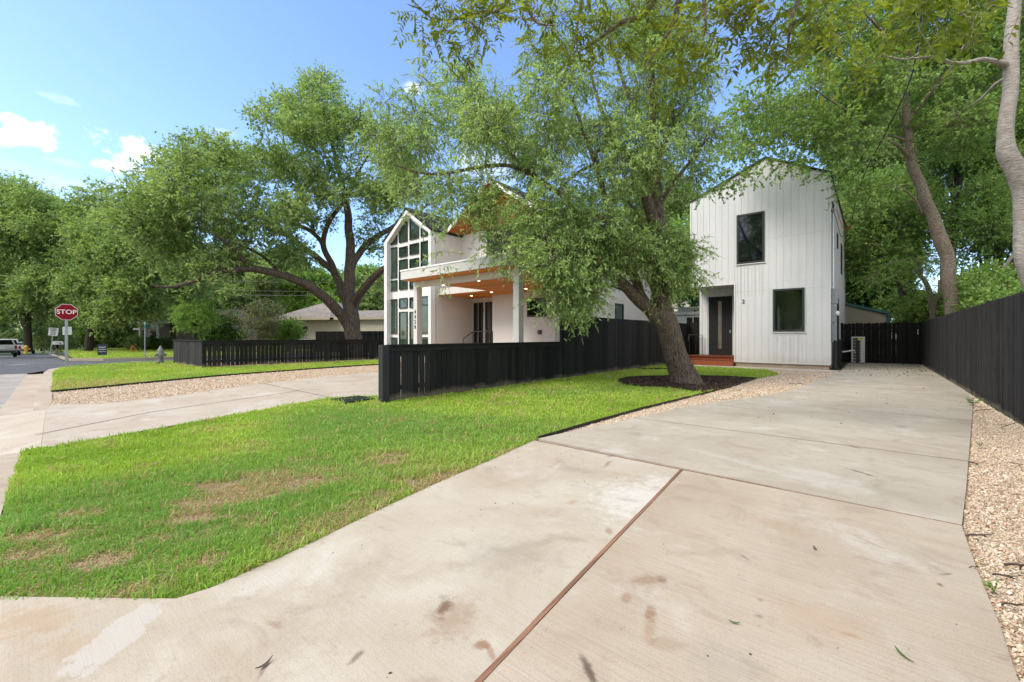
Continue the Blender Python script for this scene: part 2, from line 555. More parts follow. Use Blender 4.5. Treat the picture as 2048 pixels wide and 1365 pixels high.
def inpoly(x, y, poly):
    x = np.asarray(x); y = np.asarray(y)
    c = np.zeros(x.shape, bool)
    n = len(poly)
    for i in range(n):
        x0, y0 = poly[i]; x1, y1 = poly[(i + 1) % n]
        cond = ((y0 > y) != (y1 > y))
        with np.errstate(divide='ignore', invalid='ignore'):
            xi = (x1 - x0) * (y - y0) / (y1 - y0 + 1e-12) + x0
        c ^= cond & (x < xi)
    return c
def waves(rng, n, kmin, kmax):
    k = np.exp(rng.uniform(np.log(kmin), np.log(kmax), n)); th = rng.uniform(0, 2 * np.pi, n)
    return k * np.cos(th), k * np.sin(th), rng.uniform(0, 2 * np.pi, n), 1 / np.sqrt(k / kmin)
def wnoise(w, x, y):
    kx, ky, ph, am = w
    s = 0
    for a, b, c, d in zip(kx, ky, ph, am): s = s + d * np.sin(a * x + b * y + c)
    return s / np.sqrt((am ** 2).sum() / 2)

# ------------------------------------------------------------------ text
def text_obj(name, body, size, mat, parent, loc, rot, depth=0.004, align='CENTER', bold=0.0, sx=1.0):
    cu = bpy.data.curves.new(name + '_curve', 'FONT')
    cu.body = body; cu.size = size; cu.extrude = depth; cu.align_x = align; cu.align_y = 'CENTER'; cu.offset = bold
    t = bpy.data.objects.new(name, cu)
    C.objects.link(t)
    bpy.context.view_layer.update()
    me = bpy.data.meshes.new_from_object(t.evaluated_get(bpy.context.evaluated_depsgraph_get()))
    bpy.data.objects.remove(t); bpy.data.curves.remove(cu)
    me.transform(Matrix.LocRotScale(Vector(loc) - wloc(parent), rot, (sx, 1, 1)))
    me.materials.clear(); me.materials.append(mat)
    o = bpy.data.objects.new(name, me); C.objects.link(o); o.parent = parent
    return o
FACE_NEG_Y = Matrix.Rotation(R(90), 3, 'X').to_quaternion()                       # reads facing -Y
FACE_POS_X = (Matrix.Rotation(R(90), 3, 'Z') @ Matrix.Rotation(R(90), 3, 'X')).to_quaternion()

# ------------------------------------------------------------------ foliage
def leaves_np(pos, dirv, nrm, L, W, fold=0.12, shape=0):
    """pos,dirv,nrm (n,3), L,W (n,) -> verts, loops, nper"""
    n = len(pos)
    side = np.cross(dirv, nrm); side /= np.linalg.norm(side, axis=1)[:, None] + 1e-9
    up_ = np.cross(side, dirv)
    L = L[:, None]; W = W[:, None]
    if shape == 0:      # 4 points, folded along the midrib
        v = np.stack([pos, pos + dirv * L * 0.42 + side * W * 0.5 + up_ * W * fold,
                      pos + dirv * L - up_ * L * 0.06, pos + dirv * L * 0.42 - side * W * 0.5 + up_ * W * fold], 1)
        f = np.arange(4 * n).reshape(n, 4)
        return v.reshape(-1, 3), f, 4
    if shape == 1:      # long curved leaflet: 8 points, six faces as three quads
        v = np.stack([pos,
                      pos + dirv * L * .28 + side * W * .48 + up_ * W * fold, pos + dirv * L * .28 - side * W * .48 + up_ * W * fold,
                      pos + dirv * L * .65 + side * W * .40 - up_ * L * .03 + up_ * W * fold, pos + dirv * L * .65 - side * W * .40 - up_ * L * .03 + up_ * W * fold,
                      pos + dirv * L * .28, pos + dirv * L * .65 - up_ * L * .03, pos + dirv * L - up_ * L * .14], 1)
        b = (np.arange(n) * 8)[:, None]
        tri = np.array([[0, 1, 5], [0, 5, 2], [3, 7, 6], [6, 7, 4]]); quad = np.array([[1, 3, 6, 5], [5, 6, 4, 2]])
        fl = []
        for t in tri: fl.append((b + t[None]))
        tr_ = np.stack(fl, 1).reshape(-1)
        qd = np.stack([b + q[None] for q in quad], 1).reshape(-1)
        return v.reshape(-1, 3), np.concatenate([tr_, qd]), np.concatenate([np.full(4 * n, 3), np.full(2 * n, 4)])
    # shape 2: lobed (maple-like) leaf: fan of 7 points
    v = [pos]
    for (a, s_) in ((.25, .5), (.45, .28), (.7, .42), (1.0, 0), (.7, -.42), (.45, -.28), (.25, -.5)):
        v.append(pos + dirv * L * a + side * W * s_ * 1.1 + up_ * W * fold * abs(s_) * 2)
    v = np.stack(v, 1)
    b = (np.arange(n) * 8)[:, None]
    f = b + np.arange(8)[None]
    return v.reshape(-1, 3), f, 8

def unit(v):
    return v / (np.linalg.norm(v, axis=-1, keepdims=True) + 1e-9)

def poly_clumps(rng, poly, n, d0, dd, rad, mind=0.75, flat=0.85, dfun=None):
    """clump centres spread through the crown's own volume: outline seen from the street, depth from d0-dd to d0+dd"""
    px = np.array(poly, float); cen = px.mean(0)
    ins = (0.5 * (rad[0] + rad[1]) * 0.75 + 0.2) * F_PX / d0      # keep whole clumps inside the outline
    dv = px - cen; dl = np.linalg.norm(dv, axis=1, keepdims=True)
    px = cen + dv * np.maximum(dl - ins, dl * .35) / dl
    poly0 = poly
    poly = [tuple(q) for q in px]
    lo, hi = np.array(poly0).min(0), np.array(poly0).max(0)
    out = []
    tries = 0
    while len(out) < n and tries < n * 60:
        tries += 1
        u, v = rng.uniform(lo, hi)
        if not inpoly(np.array([u]), np.array([v]), poly if rng.random() > .16 else poly0)[0]: continue
        e = min(1.0, math.hypot((u - cen[0]) / (hi[0] - lo[0]) * 2, (v - cen[1]) / (hi[1] - lo[1]) * 2))
        d = (dfun(u, v) if dfun else d0) + rng.uniform(-1, 1) * dd * math.sqrt(max(0.15, 1 - e * e))
        p = np.array(P(u, v, d))
        if p[2] < 0.3: continue
        r = rng.uniform(*rad)
        if any(np.linalg.norm(p - q) < mind * 0.5 * (r + s) for q, s in out): continue
        out.append((p, r))
    return out

def build_tree(name, label, cat, base, limbs, clumps, mbark, mleaf, seed, twigs=60, leaves=12, tl=(0.4, 0.8), leaf=(0.09, 0.03), droop=0.3,
               shape=0, compound=False, group=None, crown_name='crown', step=0.2, sides=14, tw_r=0.004, jit=0.12, conn_r=0.02, draw_twigs=1.0, upb=0.25, fold=0.12, flat=0.8):
    rng = np.random.default_rng(seed)
    root = thing(name, label, cat, base, group)
    V, Fq, off = [], [], 0
    def addtube(p, r, n, j=0.0):
        nonlocal off
        v, f = tube_np(p, r, n, j, rng)
        V.append(v); Fq.append(f + off); off += len(v)
    nodes, nrad = [], []
    for pts, rad in limbs:
        p, r = smooth_line(pts, rad, step)
        k = len(p)
        if k > 4:
            tt = np.arange(k) * step
            wob = sum(np.sin(tt[:, None] * fq + rng.uniform(0, 6.28, 3)) for fq in (1.3, 2.6, 4.1)) / 3
            wob = wob - wob[0]
            p = p + wob * np.minimum(r, .12)[:, None] * 0.35
        n = sides if r.max() > 0.1 else 8
        addtube(p, r, n, jit if r.max() > 0.06 else 0)
        nodes.append(p); nrad.append(r)
    nodes = np.vstack(nodes); nrad = np.concatenate(nrad)
    tr0 = np.array(base, float)
    order = sorted(clumps, key=lambda c: np.linalg.norm(nodes - c[0], axis=1).min())
    TS, TD, TL_, TC, TR = [], [], [], [], []
    for c, r in order:
        dist = np.linalg.norm(nodes - c, axis=1) + 0.35 * np.maximum(0, nodes[:, 2] - c[2])
        j = int(np.argmin(dist))
        a = nodes[j]; L = np.linalg.norm(c - a)
        if L > 0.15:
            mid = (a + c) / 2 + rng.normal(0, 0.08, 3) * L + np.array([0, 0, 0.1 * L])
            r0 = min(nrad[j] * 0.7, conn_r * (1 + 0.5 * L))
            p, rr = smooth_line([a, mid, c], [r0, r0 * 0.7, r0 * 0.35], max(0.2, L / 6))
            addtube(p, rr, 5)
            nodes = np.vstack([nodes, p[1:]]); nrad = np.concatenate([nrad, rr[1:]])
        m = max(3, int(twigs * (r / 0.6) ** 1.7 * rng.uniform(0.55, 1.3)))
        dv = unit(rng.normal(0, 1, (m, 3)) * np.array([1, 1, flat]))
        rad_ = r * rng.random((m, 1)) ** 0.45
        st = c + dv * rad_ * 0.75
        dr = unit(dv * 0.8 + rng.normal(0, 0.5, (m, 3)) + np.array([0, 0, upb - droop]))
        TS.append(st); TD.append(dr); TL_.append(rng.uniform(tl[0], tl[1], m)); TC.append(np.repeat(c[None], m, 0))
        TR.append(np.full(m, r))
    TS = np.vstack(TS); TD = np.vstack(TD); TL_ = np.concatenate(TL_); TC = np.vstack(TC)
    m = len(TS)
    # twigs: bent three-sided strips
    bend = np.zeros((m, 3)); bend[:, 2] = -droop * TL_ * 0.6
    def tp(s): return TS + TD * (TL_ * s)[:, None] + bend * (s ** 2)
    keep = rng.random(m) < draw_twigs
    if keep.any():
        A, B_, D_ = (TS + (TC - TS) * 0.5)[keep], tp(0.5)[keep], tp(1.0)[keep]
        S_ = TS[keep]
        sd = unit(np.cross(TD[keep], np.array([0.2, 0.3, 0.9])))
        s2 = unit(np.cross(TD[keep], sd))
        q = len(S_)
        rings = []
        for pt, rr in ((A, tw_r * 1.6), (S_, tw_r * 1.3), (B_, tw_r), (D_, tw_r * 0.5)):
            rings.append(np.stack([pt + sd * rr, pt - sd * rr * .5 + s2 * rr * .87, pt - sd * rr * .5 - s2 * rr * .87], 1))
        tv = np.stack(rings, 1).reshape(-1, 3)
        idx = np.arange(q * 12).reshape(q, 4, 3)
        tf = np.stack([idx[:, :-1], np.roll(idx[:, :-1], -1, 2), np.roll(idx[:, 1:], -1, 2), idx[:, 1:]], -1).reshape(-1, 4)
        V.append(tv); Fq.append(tf + off); off += len(tv)
    tk = mesh_np('trunk', np.vstack(V), np.vstack(Fq), 4, mbark, root, smooth=True)
    # leaves
    k = leaves
    if compound:
        side = unit(np.cross(TD, np.array([0, 0, 1.0]) + rng.normal(0, 0.3, (m, 3))))
        ps, ds, Ls = [], [], []
        for i in range(k):
            s = 0.15 + 0.85 * (i // 2) / max(1, (k - 1) // 2)
            sg = 1 if i % 2 else -1
            if i == k - 1: dd_ = TD + bend * 1.2; s = 1.0
            else: dd_ = side * sg + TD * 0.55 + np.array([0, 0, -0.25])
            ps.append(tp(s)); ds.append(unit(dd_ + rng.normal(0, 0.12, (m, 3)))); Ls.append(leaf[0] * (0.75 + 0.45 * s) * rng.uniform(0.8, 1.15, m))
        pos = np.vstack(ps); dv = np.vstack(ds); Ln = np.concatenate(Ls)
        nr = unit(np.array([0, 0, 1.0]) + rng.normal(0, 0.35, pos.shape))
    else:
        s = rng.random((m, k)) * 0.9 + 0.1
        TSr = np.repeat(TS, k, 0); TDr = np.repeat(TD, k, 0); TLr = np.repeat(TL_, k); br = np.repeat(bend, k, 0); sr = s.reshape(-1)
        pos = TSr + TDr * (TLr * sr)[:, None] + br * (sr ** 2)[:, None]
        dv = unit(TDr * 0.6 + rng.normal(0, 0.65, pos.shape) + np.array([0, 0, -droop]))
        nr = unit(rng.normal(0, 0.6, pos.shape) + np.array([0, 0, 0.8]))
        Ln = leaf[0] * rng.uniform(0.6, 1.25, len(pos))
    Wn = leaf[1] / leaf[0] * Ln * rng.uniform(0.8, 1.15, len(pos))
    v, f, npf = leaves_np(pos, dv, nr, Ln, Wn, fold, shape)
    mesh_np(crown_name, v, f, npf, mleaf, root)
    return root

# ================================================================== SETTING
KERB = lambda x: -0.047 * (x + 5.0) - 0.03        # the kerb line runs a little off the lot's own axis
M_terrain = speckle('terrain_soil_grass', ((0.0, (0.045, 0.075, 0.02)), (0.6, (0.08, 0.12, 0.03)), (1.0, (0.14, 0.13, 0.06))), 14, big=((0.1, 0.09, 0.05), 0.5))
rngT = np.random.default_rng(3)
def slope_z(x): return -0.025 * max(0.0, -(x + 34.0))
tm = MB()
xs = [-300, -150, -110, -90, -75, -65, -58, -52, -46, -40, -34, -20, 0, 30, 150, 300]
for i in range(len(xs) - 1):
    a, b = xs[i], xs[i + 1]
    za, zb = slope_z(max(a, -110)) - 0.2, slope_z(max(b, -110)) - 0.2
    tm.add([(a, -200, za), (b, -200, zb), (b, 300, zb), (a, 300, za)], [(0, 1, 2, 3)])
tag(tm.build('ground', M_terrain), kind='structure')

def sheet(name, pts, z, mat, kind='structure', thick=0.0):
    m = MB()
    if thick: m.prism([(x, y, z - thick) for x, y in pts], (0, 0, thick))
    else: m.add([(x, y, z) for x, y in pts], [tuple(range(len(pts)))])
    return tag(m.build(name, mat), kind=kind)
def ccw(p):
    a = sum(p[i][0] * p[(i + 1) % len(p)][1] - p[(i + 1) % len(p)][0] * p[i][1] for i in range(len(p)))
    return p if a > 0 else p[::-1]

# streets
M_street = concrete('street_concrete', (0.25, 0.235, 0.215), (0.34, 0.32, 0.29), broom=0.2, seed=5)
M_asph = speckle('street_asphalt', ((0.0, (0.06, 0.065, 0.075)), (0.7, (0.095, 0.1, 0.112)), (1.0, (0.17, 0.17, 0.18))), 70, bmp=0.3, big=((0.13, 0.13, 0.14), 0.35))
M_kerb = concrete('kerb_concrete', (0.36, 0.29, 0.225), (0.43, 0.37, 0.3), broom=0.1, seed=9)
def kline(x, o): return (x, KERB(x) + o)
sheet('street', [(-23.4, -9), (40, -9), kline(40, -0.42), kline(-23.4, -0.42)], -0.13, M_street)
sheet('gutter', [kline(-22.6, -0.42), kline(40, -0.42), kline(40, 0.25), kline(-22.6, 0.25)], -0.122, M_kerb)
am = MB()
asph = [(-34, -12), (-23.4, -12), (-23.4, 0.45), (-24.6, 0.9), (-25.6, 2.0), (-26.2, 3.6), (-26.4, 60), (-31.5, 60), (-31.5, 5), (-32.0, 3.2), (-34, 1.9)]
am.add([(x, y, -0.126) for x, y in asph], [tuple(range(len(asph)))])
am.add([(-110, -8, -0.126 + slope_z(-110)), (-34, -12, -0.126), (-34, 1.9, -0.126), (-110, 4.6, -0.126 + slope_z(-110))], [(0, 1, 2, 3)])
tag(am.build('cross_street', M_asph), kind='structure')
# thin worn lane line / crack patches on the asphalt
pm = MB()
for (u0, v0, u1, v1, wd) in ((15, 731, 60, 728, .22), (30, 726, 180, 727, .10)):
    a, b = G(u0, v0, -0.12), G(u1, v1, -0.12)
    d = (b - a).normalized(); n = Vector((-d.y, d.x, 0)) * wd
    pm.add([(a - n).to_tuple()[:2] + (-0.122,), (b - n).to_tuple()[:2] + (-0.122,), (b + n).to_tuple()[:2] + (-0.122,), (a + n).to_tuple()[:2] + (-0.122,)], [(0, 1, 2, 3)])
tag(pm.build('road_marking', plain('worn_road_paint', (0.2, 0.2, 0.2), 0.8, 0.3, 8)), kind='structure')
# kerbs: along the street, round the corner, and along the far side of the cross street
def kerb(name, pts, wid=0.16, h=0.13, z0=-0.13, zf=None, hs=None):
    m = MB()
    k = len(pts)
    L, Rr = [], []
    for i in range(k):
        a = Vector(pts[max(0, i - 1)]); b = Vector(pts[min(k - 1, i + 1)])
        d = (b - a).normalized(); n = Vector((-d.y, d.x))
        p = Vector(pts[i]); L.append(p); Rr.append(p + n * wid)
    for i in range(k - 1):
        za = zf(pts[i][0]) if zf else 0; zb = zf(pts[i + 1][0]) if zf else 0
        a, b, c, d = L[i], L[i + 1], Rr[i + 1], Rr[i]
        ha = h * hs[i] if hs else h; hb_ = h * hs[i + 1] if hs else h
        m.add([(a.x, a.y, z0 + za), (b.x, b.y, z0 + zb), (c.x, c.y, z0 + zb), (d.x, d.y, z0 + za), (a.x, a.y, z0 + ha + za), (b.x, b.y, z0 + hb_ + zb), (c.x, c.y, z0 + hb_ + zb), (d.x, d.y, z0 + ha + za)],
              [(4, 5, 6, 7), (0, 1, 5, 4), (2, 3, 7, 6), (3, 0, 4, 7), (1, 2, 6, 5)])
    for i in (0, k - 1):
        za = (zf(pts[i][0]) if zf else 0) - (h * (1 - hs[i]) if hs else 0)
        m.add([(L[i].x, L[i].y, z0 + za - .05), (Rr[i].x, Rr[i].y, z0 + za - .05), (Rr[i].x, Rr[i].y, z0 + h + za - .0005), (L[i].x, L[i].y, z0 + h + za - .0005)], [(0, 1, 2, 3)])
    return tag(m.build(name, M_kerb), kind='structure')
kerb('kerb', [kline(-2.9, -0.15), kline(-5, -0.15), kline(-6.85, -0.12)][::-1], h=0.128)
kerb('kerb', [kline(-10.6, 0.0), kline(-12.2, 0.0), kline(-15, 0.0), kline(-21.5, 0.0), (-23.4, 0.95), (-24.6, 1.4), (-25.5, 2.3), (-26.1, 3.7), (-26.3, 30)][::-1], wid=0.22, h=0.13, hs=[1] * 8 + [.06])
kerb('kerb', [(-31.6, 60), (-31.6, 5), (-32.1, 3.3), (-34, 2.0), (-60, 2.9), (-110, 4.7)][::-1], h=0.14, zf=slope_z)

# concrete of the two driveways ------------------------------------------------
RUST = (0.2, 0.085, 0.03); BRN = (0.1, 0.055, 0.035); WHT = (0.49, 0.47, 0.44); GRY = (0.22, 0.2, 0.17)
def st(u, v, rx, ry, rot, c, s):
    p = G(u, v); return (p.x, p.y, rx, ry, rot, c, s)
M_slabL = concrete('driveway_concrete_pale', (0.38, 0.318, 0.235), (0.49, 0.445, 0.368),
    stains=(st(1310, 1000, .55, .7, 0.0, (0.6, 0.58, 0.54), .6), st(890, 1212, .05, .12, 0.6, BRN, .75), st(905, 1235, .13, .2, 0.6, RUST, .35), st(967, 1288, .035, .05, 0, RUST, .8 * .9), st(980, 1300, .02, .07, 1.0, RUST, .5),
            st(1215, 928, .03, .14, 0.2, RUST, .6), st(1222, 912, .05, .1, -.2, BRN, .45), st(1218, 1062, .03, .07, .5, RUST, .5), st(714, 1312, .02, .05, .3, BRN, .6), st(1150, 940, .3, .12, .3, GRY, .35),
            st(1255, 1000, .12, .05, .3, GRY, .3), st(1145, 1005, .05, .06, 0, (.3, .16, .08), .4), st(700, 1160, .2, .5, .2, (.3, .24, .16), .3), st(1000, 1110, .3, .3, 0, GRY, .25), st(60, 1240, .3, .16, .5, (.36, .22, .11), .4), st(140, 1290, .2, .1, .6, (.36, .22, .11), .3), st(530, 1335, .012, .06, .8, BRN, .5), st(550, 1250, .05, .03, 0, RUST, .3), ((-2.353), (0.284), 0.237, .085, -0.762, WHT, .95)), seed=1)
M_slabA = M_slabL
M_slabR = concrete('driveway_concrete_tan', (0.385, 0.318, 0.235), (0.47, 0.41, 0.325),
    stains=(st(1180, 1345, .02, .12, 0.9, (.05, .025, .02), .75), st(1300, 1225, .03, .07, .4, RUST, .6), st(1298, 1262, .04, .12, .3, RUST, .3), st(1340, 1290, .1, .07, .3, RUST, .25), st(1325, 1160, .03, .06, 0.4, BRN, .5), st(1290, 1160, .12, .06, .8, RUST, .35),
            st(1252, 1195, .03, .05, 0.4, RUST, .4), st(1700, 1270, .05, .02, .3, (.28, .14, .06), .4), st(1880, 1170, .014, .03, .2, RUST, .8 * .9), st(1895, 1148, .05, .012, .9, BRN, .5), st(1490, 1115, .07, .015, 2.6, BRN, .45), st(1520, 1200, .02, .03, 0, RUST, .5), st(1518, 1232, .025, .02, 0, BRN, .45),
            st(1740, 1085, .14, .02, 2.5, (.3, .18, .1), .35), st(1783, 1114, .03, .02, .4, WHT, .7), st(1869, 1128, .04, .015, 2.4, WHT, .7), st(1550, 1050, .3, .14, 2.8, (.34, .22, .13), .3), st(1450, 1330, .2, .2, 0, GRY, .2), st(1640, 1240, .25, .2, 0, (.4, .27, .18), .35)), broom=1.2, seed=3)
M_slabF = concrete('driveway_concrete_grey', (0.365, 0.317, 0.25), (0.46, 0.42, 0.35),
    stains=(st(1720, 945, .16, .03, 2.55, (.07, .05, .04), .7), st(1710, 895, .07, .03, 2.6, BRN, .5), st(1270, 868, .16, .12, 0, GRY, .35), st(1500, 930, .8, .1, 2.8, WHT, .35), st(1780, 985, .4, .14, 2.8, GRY, .2), st(1850, 890, .7, .05, 2.7, WHT, .3)), broom=1.0, seed=4)

ru = [(1840, 729), (1874.6, 748.6), (1928, 779.4), (1944, 795.5), (1945.5, 814), (1942, 860), (1932, 980), (1925, 1053)]
right_edge = [g2(*q) for q in ru]
rn = [g2(*q) for q in ((1925, 1057), (1955, 1141), (1999, 1248), (2036, 1359))] + [(0.50, 1.4), (0.75, 0.6), (1.3, 0.1), (2.0, -0.06)]
jointY = 3.99
jl, jr_ = -1.345, right_edge[-1][0]
pl = (-3.06, 4.08)
grav_in = [g2(*q) for q in ((1132, 865), (1250, 840.6), (1376, 812.6), (1500, 796), (1592, 779), (1640, 759))]
far_slab = [pl] + grav_in + [(-0.92, 18.3), (-0.92, 25.4), (1.5, 25.4)] + right_edge[:-1] + [(jr_, jointY)]
far_slab = ccw(far_slab)
TH = 0.1
sheet('driveway', far_slab, 0.0, M_slabF, thick=TH)
JX = lambda y: -1.345 + (3.99 - y) * 0.0956
# near part: apron + left slab + right slab, divided by the long board joint
jn = [(-1.345, jointY - 0.014), (-1.372, 0.9), (-1.38, -0.05)]
lawn_edge_near = [g2(*q) for q in ((350, 1197), (420, 1176), (480, 1150), (560, 1115), (630, 1082), (700, 1048), (800, 1000), (900, 955), (1000, 912), (1076, 878))]
left_slab = ccw([(JX(jointY) - .013, jointY - 0.014), (JX(.02) - .013, 0.02), (-1.95, 0.02), g2(352, 1197)] + lawn_edge_near[1:-1] + [(-3.05, jointY - 0.014)])
sheet('driveway', left_slab, -0.001, M_slabL, thick=TH)
apron = ccw([g2(352, 1199), (-1.95, 0.018), (-1.39, 0.018), (-1.34, 0.018), (1.9, 0.018), (2.2, -0.6), (-4.2, -0.6), (-3.1, -0.03)])
# the apron ramps down to the gutter behind the camera
def skirt(m, pts):
    n = len(pts); b = len(m.v)
    m.add(list(pts) + [(x, y, -.19) for x, y, z in pts], [(i, (i + 1) % n, n + (i + 1) % n, n + i) for i in range(n)])
mA = MB()
skirt(mA, [(g2(352, 1197) + (-0.001,)), (-1.95, 0.02, -0.001), (2.0, 0.02, -0.001), (2.9, -0.95, -0.12), (-4.4, -0.95, -0.12), (-4.0, -0.62, -0.05), (-3.13, -0.03, -0.002)])
mA.add([(g2(352, 1197) + (-0.001,)), (-1.95, 0.02, -0.001), (-4.0, -0.62, -0.05), (-3.13, -0.03, -0.002)], [(0, 3, 2, 1)])
mA.add([(-1.95, 0.02, -0.001), (2.0, 0.02, -0.001), (2.6, -0.62, -0.05), (-4.0, -0.62, -0.05)], [(0, 3, 2, 1)])
mA.add([(-4.0, -0.62, -0.05), (2.6, -0.62, -0.05), (2.9, -0.95, -0.12), (-4.4, -0.95, -0.12)], [(0, 3, 2, 1)])
tag(mA.build('driveway', M_slabA), kind='structure')
right_slab = ccw([(JX(jointY) + .013, jointY - 0.014), (jr_, jointY - 0.014)] + rn[:-1] + [(1.9, 0.02), (JX(.02) + .013, 0.02)])
sheet('driveway', right_slab, -0.001, M_slabR, thick=TH)
# red board joints between the slabs
M_joint = planks('redwood_joint', (0.23, 0.125, 0.08), (1, 0, 0), 0.04, 0.8)
jb = MB()
rj = random.Random(5)
x = -3.05
while x < jr_:
    x2 = min(x + rj.uniform(0.5, 1.1), jr_)
    jb.box((x, jointY - 0.013, -0.06), (x2 - 0.004, jointY - 0.002 + rj.uniform(-.002, .001), 0.0005 + rj.uniform(-.002, .003)))
    x = x2
y = 0.03
while y < jointY - 0.02:
    y2 = min(y + rj.uniform(0.3, 0.8), jointY - 0.016)
    xa = JX(y) - .0135; xb = JX(y2) - .0135
    wv = rj.uniform(-.002, .002)
    jb.prism([(xa + .002 + wv, y, -0.06), (xa + .024 + wv, y, -0.06), (xb + .024 + wv, y2 - .003, -0.06), (xb + .002 + wv, y2 - .003, -0.06)], (0, 0, 0.0615 + rj.uniform(0, .005)))
    y = y2
tag(jb.build('joint_board', M_joint), kind='structure')

# saw-cut lines of the far slab
M_crack = plain('dark_joint', (0.13, 0.11, 0.085), 0.9, 0.3, 9)
cm = MB()
def strip(m, a, b, w_, z):
    a, b = Vector(a), Vector(b); d = (b - a).normalized(); n = Vector((-d.y, d.x)) * w_ * 0.5
    m.add([(a - n).to_tuple() + (z,), (b - n).to_tuple() + (z,), (b + n).to_tuple() + (z,), (a + n).to_tuple() + (z,)], [(0, 1, 2, 3)])
strip(cm, (-3.0 + .25, 6.05), (1.0, 6.05), .010, 0.004)
strip(cm, (-2.6, 9.0), (1.4, 9.0), .012, 0.004)
strip(cm, (-2.0, 13.2), (1.3, 13.2), .02, 0.004)
strip(cm, (-1.0, 18.25), (1.5, 18.25), .02, 0.004)
# second driveway
d1_top = [(86, 806), (110, 809), (187, 809), (260, 802), (367, 790.6), (450, 778), (525, 767), (640, 755), (765, 743), (790, 738)]
d1_low = [(40, 905), (120, 893), (200, 878), (300, 860), (390, 845), (480, 829), (570, 812), (660, 797), (700, 793)]
d1_top_g = [g2(*q) for q in d1_top]; d1_low_g = [g2(*q) for q in d1_low]
d1_top_g[0] = (-10.3, KERB(-10.3) + 0.2)
drive1 = [(-10.5, KERB(-10.5) + 0.16)] + d1_top_g[1:] + [(-12.0, 13.8), (-7.3, 13.8), (-7.3, 5.2)] + d1_low_g[::-1] + [(-6.75, KERB(-6.75) + 0.16)]
M_drv1 = concrete('second_driveway_concrete', (0.39, 0.325, 0.255), (0.46, 0.41, 0.34), broom=0.6, seed=7)
sheet('driveway', ccw(drive1), 0.0, M_drv1, thick=TH)
mB = MB()
mB.add([(-10.5, KERB(-10.5) + 0.158, -0.001), (-6.75, KERB(-6.75) + 0.158, -0.001), (-6.3, KERB(-6.3) - 0.4, -0.121), (-11.2, KERB(-11.2) - 0.4, -0.121)], [(0, 3, 2, 1)])
skirt(mB, [(-10.5, KERB(-10.5) + 0.158, -0.001), (-6.75, KERB(-6.75) + 0.158, -0.001), (-6.3, KERB(-6.3) - 0.4, -0.121), (-11.2, KERB(-11.2) - 0.4, -0.121)])
tag(mB.build('driveway', M_drv1), kind='structure')
a, b = g2(0, 872), g2(600, 783)
strip(cm, (-7.9, 0.2), g2(300, 825), .02, 0.004)
strip(cm, g2(300, 825), g2(600, 782), .02, 0.004)
strip(cm, g2(525, 767), g2(668, 797), .022, 0.004)
tag(cm.build('joint_line', M_crack), kind='structure')

# walk along the front of the small house, and its slab
M_walk = concrete('walk_concrete', (0.34, 0.29, 0.23), (0.44, 0.4, 0.34), broom=0.3, seed=11)
sheet('walkway', [(-6.85, 17.95), (-0.94, 17.85), (-0.94, 19.3), (-6.85, 19.3)], 0.002, M_walk, thick=0.09)

# lawns, gravel beds, mulch ----------------------------------------------------
M_lawn = speckle('lawn_soil', ((0.0, (0.16, 0.13, 0.06)), (0.5, (0.26, 0.2, 0.1)), (1.0, (0.42, 0.31, 0.19))), 90, bmp=0.8, big=((0.34, 0.22, 0.14), 0.5))
M_gravbed = speckle('gravel_bed', ((0.0, (0.4, 0.29, 0.2)), (0.5, (0.62, 0.49, 0.36)), (1.0, (0.74, 0.63, 0.5))), 55, bmp=1.0)
M_stone = islandmat('gravel_stone', ((0.0, (0.26, 0.17, 0.10)), (0.12, (0.46, 0.33, 0.22)), (0.5, (0.62, 0.49, 0.355)), (0.85, (0.74, 0.64, 0.52)), (1.0, (0.82, 0.77, 0.68))), 0.9)
M_mulch = islandmat('mulch_chip', ((0.0, (0.012, 0.008, 0.006)), (0.5, (0.035, 0.022, 0.016)), (0.9, (0.07, 0.045, 0.03)), (1.0, (0.16, 0.11, 0.07))), 0.9)
M_mulchbed = speckle('mulch_bed', ((0.0, (0.012, 0.009, 0.007)), (0.6, (0.03, 0.02, 0.015)), (1.0, (0.07, 0.045, 0.03))), 40, bmp=1.0)

edge_uv = [(1075.8, 877), (1164.8, 850.5), (1283, 817.5), (1405, 788), (1460, 774), (1512, 757.5), (1558, 748.5)]
edge_g = [g2(*q) for q in edge_uv]
mul_uv = [(1405, 786), (1376, 781), (1340, 778), (1290, 775), (1250, 770), (1236, 766), (1238, 760), (1258, 755.5), (1300, 753.5), (1340, 753), (1400, 753), (1450, 754), (1512, 757.5)]
mul_g = [g2(*q) for q in mul_uv]
mulch_poly = mul_g + [g2(1460, 774)]
lawn1 = ([(-3.1, -0.045), (-3.6, -.06)] + [kline(-5, 0.01), kline(-6.85, 0.02)] + d1_low_g[:-1] + [(-7.35, 5.4), (-6.86, 5.4), (-6.86, 17.9), (-3.0, 17.9)]
         + [edge_g[-1]] + edge_g[:-1][::-1] + [(-3.05, 4.0)] + lawn_edge_near[::-1][1:])
sheet('lawn', ccw(lawn1), -0.012, M_lawn)
lawn2_low = [(86, 787), (102, 784), (200, 775), (346, 760.5), (450, 751), (600, 740), (700, 733), (765, 729)]
lawn2_low_g = [g2(*q) for q in lawn2_low]
lawn2_low_g[0] = (-13.6, KERB(-13.6) + .2)
lawn2 = lawn2_low_g + [(-19.4, 12.4), (-19.4, 4.85), (-23.9, 4.85), (-26.0, 5.2), (-25.9, 3.7), (-25.3, 2.5), (-24.5, 1.6), (-23.2, 1.2), (-21.4, KERB(-21.4) + .22), (-17, KERB(-17) + .22)]
sheet('lawn', ccw(lawn2), -0.014, M_lawn)
